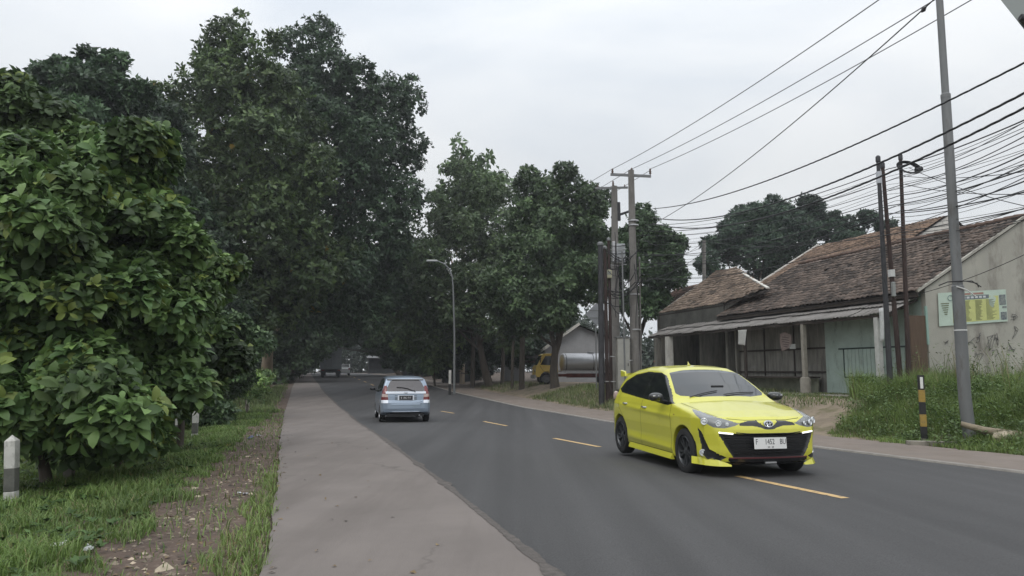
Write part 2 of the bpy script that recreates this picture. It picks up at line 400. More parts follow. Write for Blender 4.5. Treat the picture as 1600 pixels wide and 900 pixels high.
def surface_net(f, lo, hi, h):
    xs = [np.arange(lo[k], hi[k]+h, h) for k in range(3)]
    A = np.meshgrid(*xs, indexing='ij'); v = f(*A)
    s = v < 0; n = v.shape
    # cell vertices
    acc = np.zeros((n[0]-1, n[1]-1, n[2]-1, 3)); cnt = np.zeros((n[0]-1, n[1]-1, n[2]-1))
    cor = [(i, j, k) for i in (0, 1) for j in (0, 1) for k in (0, 1)]
    sl = lambda c: tuple(slice(c[q], n[q]-1+c[q]) for q in range(3))
    for a in cor:
        for q in range(3):
            if a[q] == 0:
                b = list(a); b[q] = 1
                va = v[sl(a)]; vb = v[sl(b)]; m = (va < 0) != (vb < 0)
                t = np.where(m, va/np.where(m, va-vb, 1), 0)
                for r in range(3):
                    acc[..., r] += np.where(m, a[r]+(t if r == q else 0), 0)
                cnt += m
    act = cnt > 0; ids = -np.ones(act.shape, int); ids[act] = np.arange(act.sum())
    ci = np.argwhere(act); V = (ci+acc[act]/cnt[act][:, None])*h+np.array(lo)
    Q = []
    for q in range(3):
        o1, o2 = [r for r in range(3) if r != q]
        s0 = [slice(None)]*3; s1 = [slice(None)]*3; s0[q] = slice(0, n[q]-1); s1[q] = slice(1, n[q])
        a = s[tuple(s0)]; b = s[tuple(s1)]; ed = np.argwhere(a != b)
        ed = ed[(ed[:, o1] > 0) & (ed[:, o1] < n[o1]-1) & (ed[:, o2] > 0) & (ed[:, o2] < n[o2]-1)]
        fl = a[tuple(ed.T)]
        def cell(d1, d2):
            e = ed.copy(); e[:, o1] += d1; e[:, o2] += d2; return ids[tuple(e.T)]
        q4 = np.stack([cell(-1, -1), cell(0, -1), cell(0, 0), cell(-1, 0)], 1)
        flip = fl if q != 1 else ~fl
        q4[~flip] = q4[~flip][:, ::-1]; Q.append(q4)
    return V, np.concatenate(Q)
def grad(f, V, e=.003):
    g = np.zeros_like(V)
    for k in range(3):
        d = np.zeros(3); d[k] = e
        g[:, k] = f(*(V+d).T)-f(*(V-d).T)
    return g/(2*e)
def project(f, V, it=3):
    for _ in range(it):
        g = grad(f, V); d = f(*V.T)/(np.sum(g*g, 1)+1e-6)
        V = V-g*np.clip(d, -.03, .03)[:, None]
    return V
def proj2(kind, V, x0=0):
    x, y, z = V.T
    if kind == 'side': return x, z
    if kind == 'front': return np.abs(y)-np.minimum(x-x0, 0)*.8, z      # wraps round the corner
    if kind == 'rear': return np.abs(y)+np.maximum(x-x0, 0)*.8, z
    if kind == 'top': return x, np.abs(y)
def unproj(kind, V, a, b, x0=0):
    W = V.copy()
    if kind == 'side': W[:, 0] = a; W[:, 2] = b
    elif kind == 'top': W[:, 0] = a; W[:, 1] = np.sign(V[:, 1])*b
    else:
        q, _ = proj2(kind, V, x0); W[:, 1] += np.sign(V[:, 1])*(a-q); W[:, 2] = b
    return W
def grow(f, lo, hi, h, masks):
    """masks: (part, kind, x0, polygon, condition(V, N), material, inset); later masks win"""
    V, Q = surface_net(f, lo, hi, h); V = project(f, V)
    N = grad(f, V); N /= np.linalg.norm(N, axis=1)[:, None]+1e-9
    done = np.zeros(len(V), bool)
    for (nm, kind, x0, P, cond, m, ins) in masks[::-1]:
        a, b = proj2(kind, V, x0); c = cond(V, N) & ~done
        d, pa, pb = near_edge(P, a, b); k = c & (d < .62*h)
        V[k] = unproj(kind, V[k], pa[k], pb[k], x0); done |= k
    V = project(f, V, 1)
    N = grad(f, V); N /= np.linalg.norm(N, axis=1)[:, None]+1e-9
    FC = V[Q].mean(1); FN = N[Q].mean(1); reg = -np.ones(len(Q), int)
    for i, (nm, kind, x0, P, cond, m, ins) in enumerate(masks):
        a, b = proj2(kind, FC, x0)
        reg[(poly_sdf(P, a, b) < 0) & cond(FC, FN)] = i
    return V, N, Q, reg
def emit_parts(V, N, Q, reg, masks, body_mat, root, body_name='body', clear=None):
    objs = {}
    def mk(name, sel, m, ins):
        q = Q[sel]
        if not len(q): return None
        u, inv = np.unique(q, return_inverse=True); q2 = inv.reshape(q.shape); v = V[u].copy(); n = N[u]
        if ins:
            # pull interior vertices in (or out), keep the border on the skin
            e = np.concatenate([q2[:, [0, 1]], q2[:, [1, 2]], q2[:, [2, 3]], q2[:, [3, 0]]]); es = np.sort(e, 1)
            ue, c = np.unique(es, axis=0, return_counts=True); bd = np.unique(ue[c == 1]); k = np.ones(len(v), bool); k[bd] = False
            v[k] -= n[k]*ins
        o = np_mesh(name, v, q2, m, root, smooth=True, normals=[tuple(x) for x in n] if ins <= .012 else None)
        return o
    objs['body'] = mk(body_name, reg < 0, body_mat, 0)
    seen = {}
    for i, (nm, kind, x0, P, cond, m, ins) in enumerate(masks):
        for side in ((-1, 1) if nm.endswith('*') else (0,)):
            s = reg == i
            if side: s &= (np.sign(V[Q].mean(1)[:, 1]) == side)
            if s.any(): objs[(nm, side)] = mk(nm.rstrip('*'), s, m, ins)
    return objs
# -------- materials shared by the vehicles
def paint(name, col, flake=0): return mat(name, col, .32, flake, coat=.8, var=.04, vs=1.5, dirt=((col[0]*.7+.02, col[1]*.7+.02, col[2]*.7+.02), 2.5, .6, .8, (1, 1, 1)))
YEL = paint('yellow_paint', (.62, .60, .05)); SIL = mat('ice_blue_paint', (.30, .365, .45), .3, .35, coat=.8)
GLS = mat('dark_glass', (.012, .014, .015), .05, spec=.45)
WSG = mat('windscreen_glass', (.028, .032, .034), .06, spec=.5, coat=.35)
RWG = mat('rear_glass', (.07, .06, .062), .12, spec=.9, coat=.5)
BLK = mat('black_plastic', (.014, .014, .015), .5); GBLK = mat('gloss_black', (.012, .012, .013), .15, coat=.5)
TYR = mat('tyre_rubber', (.018, .018, .018), .85, bump=.002, bs=90); RIM = mat('grey_alloy', (.11, .115, .12), .4, .8)
RIMS = mat('silver_alloy', (.40, .41, .42), .35, .9)
CHR = mat('chrome', (.75, .76, .78), .12, 1.0); PLT = mat('plate_white', (.74, .74, .72), .5); PLB = mat('plate_black', (.02, .02, .022), .5)
LTR = mat('plate_letters', (.06, .06, .065), .6); LTW = mat('plate_letters_white', (.62, .62, .62), .6)
HLR = mat('headlight_housing', (.17, .175, .17), .25, .5, coat=1.0); HLG = mat('headlight_lens', (.66, .68, .68), .15, .4, coat=1)
RED = mat('tail_red', (.16, .012, .012), .2, coat=.8); LMP = mat('lamp_clear', (.50, .38, .34), .2, .2, coat=.8)
DRL = mat('daytime_light', (.9, .92, .95), .3, emit=((1, .97, .92), 1.3))
RLIP = mat('red_dark_lip', (.09, .02, .022), .4)
def wheel(parent, loc, side, Rr=.31, wd=.2, rim=RIM, spokes=10, steer=0, seed=0):
    wroot = empty('wheel', loc); wroot.parent = parent; wroot.rotation_euler = (0, 0, steer)
    Mx = Matrix.Rotation(math.pi/2, 4, 'X') if side < 0 else Matrix.Rotation(-math.pi/2, 4, 'X')   # local z -> outward
    rr = Rr*.66
    MB().lathe([(rr, -wd/2), (Rr-.03, -wd/2), (Rr-.006, -wd/2+.02), (Rr, -wd/4), (Rr, wd/4), (Rr-.006, wd/2-.02), (Rr-.03, wd/2), (rr+.012, wd/2-.002), (rr, wd/2-.02), (rr, wd/2-.05)], 40, Mx, cap=False).build('tyre', TYR, wroot, smooth=True)
    m = MB(); m.lathe([(rr, wd/2-.015), (rr-.012, wd/2-.008), (rr-.02, wd/2-.03), (rr-.03, -wd/2+.03), (.02, -wd/2+.03)], 36, Mx, cap=False)
    for k in range(spokes):
        a = 2*math.pi*k/spokes+(.12 if k % 2 else -.12)+seed
        M = Mx @ Matrix.Rotation(a, 4, 'Z')
        m.add([(.04, -.012, wd/2-.035), (rr-.01, -.017, wd/2-.018), (rr-.01, .017, wd/2-.018), (.04, .012, wd/2-.035), (.04, -.012, wd/2-.07), (rr-.01, -.017, wd/2-.05), (rr-.01, .017, wd/2-.05), (.04, .012, wd/2-.07)], [(0, 1, 2, 3), (0, 4, 5, 1), (3, 2, 6, 7), (4, 7, 6, 5)], M)
    m.lathe([(.001, wd/2-.022), (.03, wd/2-.022), (.052, wd/2-.03), (.056, wd/2-.06)], 16, Mx, cap=False)
    m.build('rim', rim, wroot, smooth=True)
    return wroot
def surf_y(f, x, z, s=1):
    ys = np.linspace(.2, 1.1, 400); v = f(np.full(400, x), ys*s, np.full(400, z)); k = np.argmax(v > 0)
    return float(ys[k])*s
def ribbon(f, pts, wd, name, m, parent, sides=(1, -1), proud=.0012, dense=.03):
    for s in sides:
        P = [Vector((p[0], 0, p[1])) for p in pts]; Q = []
        for a, b in zip(P[:-1], P[1:]):
            k = max(1, int((b-a).length/dense)); Q += [a.lerp(b, i/k) for i in range(k)]
        Q.append(P[-1]); W = []
        for i, p in enumerate(Q):
            d = (Q[min(i+1, len(Q)-1)]-Q[max(i-1, 0)]).normalized(); n = Vector((-d.z, 0, d.x))*wd/2
            for q in (p-n, p+n): W.append((q.x, surf_y(f, q.x, q.z, s)+proud*s, q.z))
        F = [(2*i, 2*i+1, 2*i+3, 2*i+2) for i in range(len(Q)-1)]
        np_mesh(name, W, np.array(F), m, parent)
def car_field(side, plan, ins, bow_f, bow_r, crown, wheels, R_arch, creases=(), k=.07, zb=.2):
    S = Field2(side, (-2.4, -.1), (2.4, 1.8)); P = Field2(plan, (-2.4, -.1), (2.4, 1.5)); iz, iv = zip(*ins)
    def f(x, y, z):
        ay = np.abs(y)
        xe = x+np.where(x > 0, bow_f*sst(x/1.2), -bow_r*sst(-x/1.2))*y*y
        ze = z+crown*(ay/.7)**2*sst((z-.75)/.3)
        a = S(xe, ze); b = P(x, ay+np.interp(z, iz, iv))
        for (x0, x1, za, zb_, wdt, amp) in creases:
            zl = za+(zb_-za)*(x-x0)/(x1-x0)
            b = b-amp*np.exp(-((z-zl)/wdt)**2)*sst((x-x0)/.2)*sst((x1-x)/.2)
        v = smax(a, b, k)
        for (xw, zw) in wheels:
            c = np.maximum(np.hypot(x-xw, z-zw)-R_arch, .52-ay); v = smax(v, -c, .012)
        return v
    return f
ANY = lambda V, N: np.ones(len(V), bool)
# ================================================================ yellow hatchback
def yellow_car():
    fr = gproad(1071, 738); rr_ = gproad(985, 714)
    hd = R(-11.5)                                # heading: rear axle lies this much left of straight ahead
    side = [(2.03, .24), (2.075, .36), (2.075, .52), (2.05, .66), (2.0, .755), (1.90, .815), (1.62, .885), (1.30, .945), (1.02, .995), (.86, 1.06), (.55, 1.225), (.20, 1.40), (-.02, 1.472), (-.35, 1.502), (-.75, 1.498), (-1.2, 1.45), (-1.52, 1.38), (-1.60, 1.33), (-1.76, 1.17), (-1.88, 1.03), (-1.95, .93), (-1.99, .80), (-2.045, .66), (-2.06, .5), (-2.03, .30), (-1.9, .22), (-1.2, .19), (1.6, .185)]
    plan = [(2.09, -.5), (2.085, .25), (2.05, .48), (1.96, .68), (1.80, .80), (1.5, .855), (1.2, .868), (-1.3, .868), (-1.6, .85), (-1.85, .78), (-2.0, .66), (-2.06, .45), (-2.08, .2), (-2.08, -.5)]
    ins = [(0, .05), (.2, .035), (.32, .01), (.45, .012), (.60, .0), (.78, .0), (.90, .025), (.97, .05), (1.03, .085), (1.2, .155), (1.36, .245), (1.46, .33), (1.6, .5)]
    wh = [(1.25, .315), (-1.30, .315)]
    f = car_field(side, plan, ins, .16, .14, .045, wh, .352, creases=[(-1.9, 1.0, .86, .76, .035, .010), (-1.0, 1.0, .36, .30, .05, .012)])
    root = empty('hatchback_car', label='bright yellow hatchback with white number plate driving towards the viewer on the right lane', cat='car')
    wind = lambda V, N: (V[:, 0] > .05) & (N[:, 0] > .15) & (N[:, 2] > .2)
    sid = lambda V, N: (np.abs(N[:, 1]) > .55)
    frn = lambda V, N: (V[:, 0] > 1.0) & ((N[:, 0] > .05) | (np.abs(N[:, 1]) > .3))
    rear = lambda V, N: (V[:, 0] < -1.3) & (N[:, 0] < .05)
    hex_g = [(-.1, .60), (.0, .60), (.42, .605), (.70, .635), (.72, .615), (.60, .44), (.50, .30), (-.1, .30)]
    M = [
        ('windscreen', 'front', 9, [(0, 0), (0, 0), (0, 0)], wind, WSG, 0),
        ('window_frame', 'side', 0, [(.93, .955), (.60, 1.165), (.18, 1.345), (-.05, 1.385), (-.6, 1.395), (-1.05, 1.345), (-1.38, 1.235), (-1.56, 1.09), (-1.40, 1.035), (-.6, .985), (.2, .945), (.70, .915)], sid, GBLK, 0),
        ('front_window*', 'side', 0, [(.62, 1.06), (.40, 1.195), (.13, 1.315), (-.06, 1.352), (-.26, 1.36), (-.29, 1.0), (.3, .965), (.60, .95)], sid, GLS, .006),
        ('rear_window*', 'side', 0, [(-.34, 1.36), (-.6, 1.368), (-1.02, 1.32), (-1.33, 1.21), (-1.46, 1.10), (-1.38, 1.065), (-.6, 1.015), (-.37, 1.005)], sid, GLS, .006),
        ('headlight*', 'front', 2.0, [(.40, .735), (.47, .705), (.62, .675), (.80, .685), (.94, .735), (1.14, .825), (1.27, .895), (1.12, .875), (.90, .835), (.62, .785)], frn, HLR, .004),
        ('upper_grille', 'front', 2.0, [(-.05, .655), (.06, .66), (.12, .685), (.22, .705), (.41, .708), (.40, .74), (.28, .77), (.17, .775), (.12, .74), (.06, .70), (-.05, .69)], frn, GBLK, .006),
        ('grille', 'front', 2.0, hex_g, frn, BLK, .035),
        ('fog_light_housing*', 'front', 2.0, [(.74, .245), (.60, .305), (.78, .37), (.88, .40), (1.02, .62), (1.10, .665), (1.04, .45), (1.02, .33), (.92, .265), (.84, .285)], frn, BLK, .015),
        ('lower_lip', 'front', 2.0, [(-.1, .298), (.50, .298), (.60, .28), (.50, .20), (-.1, .20)], frn, GBLK, 0),
        ('taillight*', 'rear', -1.95, [(.30, .80), (.32, .90), (.62, .93), (.86, 1.02), (.98, 1.05), (.94, .93), (.80, .84), (.60, .80)], rear, RED, 0),
        ('rear_screen', 'rear', -2.0, [(-.1, 1.02), (.50, 1.01), (.66, 1.05), (.58, 1.33), (.5, 1.36), (-.1, 1.37)], lambda V, N: (V[:, 0] < -1.3) & (N[:, 0] < -.5) & (V[:, 2] > 1.0), GLS, .004),
    ]
    # windscreen mask in plain (|y|, z)
    M[0] = ('windscreen', 'top', 0, [(.905, -.1), (.86, .40), (.755, .655), (.68, .70), (.16, .565), (.10, .3), (.10, -.1)], wind, WSG, .004)
    V, N, Q, reg = grow(f, (-2.16, -.96, .1), (2.16, .96, 1.56), .0185, M)
    # front wing / doors split of the painted skin
    FC = V[Q].mean(1); FN = N[Q].mean(1)
    body = reg < 0; M2 = list(M)
    def addreg(nm, kind, P, cond, m):
        a, b = proj2(kind, FC, 0); s = (poly_sdf(P, a, b) < 0) & cond(FC, FN) & (reg < 0); M2.append((nm, kind, 0, P, cond, m, 0)); reg[s] = len(M2)-1
    fd = [(.86, .24), (.86, .93), (.75, 1.05), (-.30, 1.0), (-.30, .24)]
    rd = [(-.30, .24), (-.30, 1.02), (-1.42, 1.08), (-1.36, .80), (-1.08, .62), (-.95, .45), (-.90, .24)]
    addreg('front_door*', 'side', fd, sid, YEL); addreg('rear_door*', 'side', rd, sid, YEL)
    addreg('bonnet', 'top', [(1.98, -.1), (1.97, .3), (1.88, .58), (1.75, .66), (1.0, .76), (.93, .74), (.93, -.1)], lambda V, N: (N[:, 2] > .6) & (V[:, 0] > .9), YEL)
    # side plunge: remove the underside of nothing; emit
    objs = emit_parts(V, N, Q, reg, M2, YEL, root)
    # panel gaps
    SEAM = mat('panel_gap', (.07, .066, .012), .8)
    for pts in ([(.86, .25), (.875, .6), (.84, .93)], [(-.30, .25), (-.30, .99)], [(-.90, .25), (-.955, .45), (-1.08, .62), (-1.33, .80), (-1.42, .95), (-1.40, 1.04)], [(.86, .25), (-.90, .25)]):
        ribbon(f, pts, .007, 'panel_gap', SEAM, root)
    # bonnet gap along its side and front edge
    for s in (1, -1):
        P = [(.95, .735), (1.3, .715), (1.65, .675), (1.80, .63), (1.90, .50), (1.955, .30), (1.965, .0)]; W = []
        for i, (x, y) in enumerate(P):
            for dd in (-.004, .004):
                zz = np.linspace(.7, 1.1, 500); y2 = y+dd*(1 if x < 1.8 else .3); x2 = x+(dd if x > 1.75 else 0); vv = f(np.full(500, x2), np.full(500, y2*s), zz); zk = zz[np.argmax(vv > 0)]
                W.append((x2, y2*s, zk+.002))
        np_mesh('panel_gap', W, np.array([(2*i, 2*i+1, 2*i+3, 2*i+2) for i in range(len(P)-1)]), SEAM, root)
    def fx(y, z, lo=1.4, hi=2.2):
        xs = np.linspace(hi, 1.0, 900); vv = f(xs, np.full(900, y), np.full(900, z)); return float(xs[np.argmax(vv < 0)]) if (vv < 0).any() else 1.5
    def bx(y, z):
        xs = np.linspace(-1.2, -2.2, 600); vv = f(xs, np.full(600, y), np.full(600, z)); return float(xs[np.argmax(vv > 0)])
    # headlight internals
    for s in (1, -1):
        for (y, z, r) in ((.80, .755, .046), (.665, .735, .040), (.56, .728, .026)):
            x = fx(y*s, z, 1.2)
            n = Vector((.8, .5*s, .1)).normalized(); Mx = Matrix.Translation((x+.006, y*s, z)) @ n.to_track_quat('Z', 'Y').to_matrix().to_4x4()
            MB().lathe([(r, -.005), (r, .008), (r*.85, .012), (r*.6, .002), (.001, .008)], 18, Mx, cap=False).build('headlight_bulb', HLG, root, smooth=True)
        # running light bar
        b = MB(); p = [(fx(y*s, z)+.002, y*s, z) for y, z in ((.50, .606), (.56, .611), (.62, .616), (.675, .622))]
        b.tube(p, .0105, 8).build('running_light', DRL, root, smooth=True)
        x = fx(.80*s, .33, 1.2); Mx = Matrix.Translation((x-.004, .80*s, .345)) @ Vector((.8, .5*s, 0)).to_track_quat('Z', 'Y').to_matrix().to_4x4()
        MB().lathe([(.046, -.02), (.046, .006), (.036, .008), (.030, -.004), (.001, .0)], 18, Mx, cap=False).build('fog_light', HLG, root, smooth=True)
        # front bumper corner flap
        m = MB(); pts = []
        for y in np.linspace(.52, .86, 10):
            x = fx(min(y, .80)*s, .27)-max(0, y-.80)*2.6; t = (y-.52)/.34
            pts.append((x, y*s, t))
        for i in range(len(pts)-1):
            (xa, ya, ta), (xb, yb, tb) = pts[i], pts[i+1]
            ha, hb = .02+.07*math.sin(min(ta*1.3, 1)*1.6), .02+.07*math.sin(min(tb*1.3, 1)*1.6); oa, ob = .01+.028*ta, .01+.028*tb
            za, zb_ = .19, .19
            m.add([(xa-.02, ya, za), (xa+oa, ya+oa*s*.6, za), (xa+oa*.6, ya+oa*s*.4, za+ha*.35), (xa-.01, ya, za+ha), (xb-.02, yb, zb_), (xb+ob, yb+ob*s*.6, zb_), (xb+ob*.6, yb+ob*s*.4, zb_+hb*.35), (xb-.01, yb, zb_+hb)], [(0, 1, 5, 4), (1, 2, 6, 5), (2, 3, 7, 6), (0, 3, 2, 1), (4, 5, 6, 7)])
        m.build('bumper_flap', YEL, root, smooth=True)
        # side skirt
        m = MB(); ys_ = surf_y(f, 0, .24, 1)
        for a, b_ in zip(np.linspace(.86, -.86, 12)[:-1], np.linspace(.86, -.86, 12)[1:]):
            m.add([(a, (ys_-.03)*s, .155), (a, (ys_+.03)*s, .16), (a, (ys_+.024)*s, .20), (a, (ys_-.004)*s, .245), (b_, (ys_-.03)*s, .155), (b_, (ys_+.03)*s, .16), (b_, (ys_+.024)*s, .20), (b_, (ys_-.004)*s, .245)], [(0, 1, 5, 4), (1, 2, 6, 5), (2, 3, 7, 6), (0, 3, 2, 1), (4, 5, 6, 7)])
        m.build('side_skirt', YEL, root, smooth=True)
        # mirror
        mr = MB(); Mx = Matrix.Translation((.60, .965*s, 1.03)) @ Matrix.Rotation(R(-12)*s, 4, 'Z')
        prof = [(-.06, .0, .0), (-.055, .105, .055), (-.02, .118, .066), (.03, .100, .058), (.065, .06, .038), (.078, .0, .0)]
        n = 20
        vs = []; fs = []
        for px, ry, rz in prof:
            for k in range(n):
                t = 2*math.pi*k/n; cy, sz = math.cos(t), math.sin(t)
                vs.append((px, ry*np.sign(cy)*abs(cy)**.8*1.0, rz*np.sign(sz)*abs(sz)**.8))
        for i in range(len(prof)-1):
            for k in range(n): fs.append((i*n+k, i*n+(k+1) % n, (i+1)*n+(k+1) % n, (i+1)*n+k))
        mr.add(vs, fs, Mx); mo = mr.build('mirror', mat('mirror_shell', (.03, .031, .03), .3, coat=.4), root, smooth=True)
        MB().beam((.62, .80*s, .965), (.60, .93*s, .99), .05, .03).build('mirror_arm', BLK, mo, bevel=.008)
        MB().box((.668, 1.0*s, 1.045), (.01, .10, .018)).build('indicator_strip', CHR, mo, bevel=.004)
        # door handles
        for hx in (-.16, -1.02):
            zz = .845 if hx > -.5 else .865; yy = surf_y(f, hx, zz, s)
            MB().tube([(hx-.085, yy-.006*s, zz), (hx-.06, yy+.022*s, zz), (hx+.05, yy+.024*s, zz-.002), (hx+.08, yy-.004*s, zz-.002)], .0125, 8).build('door_handle', mat('handle_chrome', (.6, .6, .6), .2, .8), root, smooth=True)
        yy = surf_y(f, .98, .80, s); MB().box((.98, yy, .80), (.03, .008, .012)).build('side_indicator', mat('amber', (.25, .10, .02), .3), root, bevel=.003)
        for (xw, zw) in wh:
            wheel(root, (xw, .755*s, zw), s, .315, .19, RIM, 10, R(0), seed=xw)
    # grille slats behind / over the recess
    for k in range(9):
        z = .325+k*.032; hw = .50+(z-.30)/.3*.16
        pts = [(fx(y, z)-.018, y, z) for y in np.linspace(-hw+.03, hw-.03, 15)]
        MB().tube(pts, .0055, 6).build('grille_slat', GBLK, root, smooth=True)
    pts = [(fx(y, .60+.03*min(1, max(0, abs(y)-.3)/.35))+.001, y, .607+.03*min(1, max(0, abs(y)-.3)/.35)) for y in np.linspace(-.46, .46, 21)]
    MB().tube(pts, .007, 6).build('grille_trim', GBLK, root, smooth=True)
    pts = [(fx(y, .29)+.006, y, .296) for y in np.linspace(-.56, .56, 21)]
    MB().tube(pts, .010, 6).build('red_lip_line', RLIP, root, smooth=True)
    pts = [(fx(y, .22)+.012, y, .21) for y in np.linspace(-.56, .56, 21)]
    MB().tube(pts, .020, 8).build('lower_lip', GBLK, root, smooth=True)
    MB().box((fx(0, .25)+.02, .0, .235), (.02, .16, .022)).build('tow_cover', mat('lip_grey', (.3, .3, .3), .4), root, bevel=.004)
    # emblem: three chrome ovals
    xe = fx(0, .73)+.004
    dome = MB().lathe([(.056, -.004), (.05, .004), (.001, .008)], 24, Matrix.Translation((xe, 0, .73)) @ Matrix.Rotation(R(78), 4, 'Y') @ Matrix.Diagonal((.8, 1.15, 1, 1)), cap=False).build('emblem', GBLK, root, smooth=True)
    def ring(cy, cz, ry, rz, r):
        m = MB(); n = 24; pts = [(0, cy+ry*math.cos(t), cz+rz*math.sin(t)) for t in np.linspace(0, 2*math.pi, n+1)]
        Mr = Matrix.Translation((xe+.010, 0, .73)) @ Matrix.Rotation(R(-12), 4, 'Y')
        m.tube([Mr @ Vector(p) for p in pts], r, 6, cap=False).build('emblem_ring', CHR, dome, smooth=True)
    ring(0, 0, .062, .042, .0065); ring(0, .002, .020, .038, .0055); ring(0, .016, .042, .020, .0055)
    # number plate
    pz, py = .487, -.015; xp = fx(0, .50)+.018; Mp = Matrix.Translation((xp, py, pz)) @ Matrix.Rotation(R(-4), 4, 'Y')
    pm = MB(); pm.add([(-.004, -.23, -.0725), (.004, -.23, -.0725), (.004, .23, -.0725), (-.004, .23, -.0725), (-.004, -.23, .0725), (.004, -.23, .0725), (.004, .23, .0725), (-.004, .23, .0725)], [(0, 3, 2, 1), (4, 5, 6, 7), (0, 1, 5, 4), (1, 2, 6, 5), (2, 3, 7, 6), (3, 0, 4, 7)], Mp)
    pl_ = pm.build('number_plate', PLT, root, bevel=.002)
    Mt = Mp @ Matrix.Translation((.0055, 0, 0)) @ Matrix.Rotation(math.pi/2, 4, 'Z') @ Matrix.Rotation(math.pi/2, 4, 'X')
    sc = Matrix.Diagonal((.86, 1.22, 1, 1))
    text('F', .082, 'plate_lettering', LTR, pl_, Mt @ Matrix.Translation((-.195, .016, 0)) @ sc)
    text('1452', .082, 'plate_lettering', LTR, pl_, Mt @ Matrix.Translation((-.01, .016, 0)) @ sc)
    text('BU', .082, 'plate_lettering', LTR, pl_, Mt @ Matrix.Translation((.178, .016, 0)) @ sc)
    text('04 · 28', .030, 'plate_lettering', LTR, pl_, Mt @ Matrix.Translation((0, -.05, 0)))
    # wipers, antenna, spoiler, red brake lamp
    zz = lambda x, y: float(np.linspace(.8, 1.6, 800)[np.argmax(f(np.full(800, x), np.full(800, y), np.linspace(.8, 1.6, 800)) > 0)])
    for (a, b_) in (((.86, -.02), (.74, .52)), ((.84, -.55), (.76, -.08))):
        pts = [(a[0]+(b_[0]-a[0])*t, a[1]+(b_[1]-a[1])*t) for t in np.linspace(0, 1, 8)]
        MB().tube([(x, y, zz(x, y)+.012) for x, y in pts], .007, 6).build('wiper', BLK, root)
    MB().lathe([(.03, 0), (.022, .012), (.008, .04), (.004, .07)], 12, Matrix.Translation((-.35, 0, zz(-.35, 0)-.004)) @ Matrix.Rotation(R(-25), 4, 'Y')).build('antenna', mat('antenna_yellow', (.6, .57, .15), .4), root, smooth=True)
    MB().box((.62, 0, 1.17), (.03, .20, .06)).build('inside_mirror', BLK, root, bevel=.01)
    sp = MB(); n = 14
    sec = [(-1.42, 1.402), (-1.60, 1.395), (-1.79, 1.385), (-1.80, 1.365), (-1.64, 1.33)]
    ysn = np.linspace(-.60, .60, n)
    vs = []
    for y in ysn:
        k = (abs(y)/.60)**2
        vs += [(x+.10*k*(1 if i in (2, 3) else .3), y, z-.035*k) for i, (x, z) in enumerate(sec)]
    fs = [(i*5+k, i*5+(k+1) % 5, (i+1)*5+(k+1) % 5, (i+1)*5+k) for i in range(n-1) for k in range(5)]+[(0, 1, 2, 3, 4), tuple((n-1)*5+k for k in (4, 3, 2, 1, 0))]
    spo = sp.add(vs, fs).build('roof_spoiler', YEL, root, smooth=True)
    for s in (1, -1):      # upright end fins of the spoiler
        MB().add([(-1.62, .60*s, 1.31), (-1.84, .60*s, 1.30), (-1.86, .61*s, 1.42), (-1.66, .60*s, 1.40), (-1.62, .63*s, 1.31), (-1.82, .64*s, 1.30), (-1.84, .64*s, 1.41), (-1.66, .63*s, 1.39)], [(0, 1, 2, 3), (4, 7, 6, 5), (0, 4, 5, 1), (1, 5, 6, 2), (2, 6, 7, 3), (3, 7, 4, 0)]).build('spoiler_fin', YEL, spo)
    for s in (1, -1):      # tail lamp standing proud at the rear corner
        x = -1.80; y = .80*s
        Mx = Matrix.Translation((-1.80, .745*s, .965)) @ Matrix.Rotation(R(35)*s, 4, 'Z')
        MB().lathe([(.001, -.075), (.04, -.06), (.055, 0), (.04, .06), (.001, .08)], 14, Mx, cap=False).build('tail_lamp', LMP, root, smooth=True)
    MB().box((0, 0, .235), (3.6, 1.25, .06)).build('underbody', BLK, root)
    # place: local +x forward; forward = towards the camera and to the right
    fwd = math.atan2(-math.cos(hd), -math.sin(hd))
    root.rotation_euler = (0, R(.3), fwd)
    # right front wheel (local y = -.755) sits on the measured spot
    cx_, cy_ = 1.25, -.83
    c, s = math.cos(fwd), math.sin(fwd)
    ox = fr.x-(c*cx_-s*cy_); oy = fr.y-(s*cx_+c*cy_)
    root.location = (ox, oy, G(oy)+.01)
    return root
ycar = yellow_car()

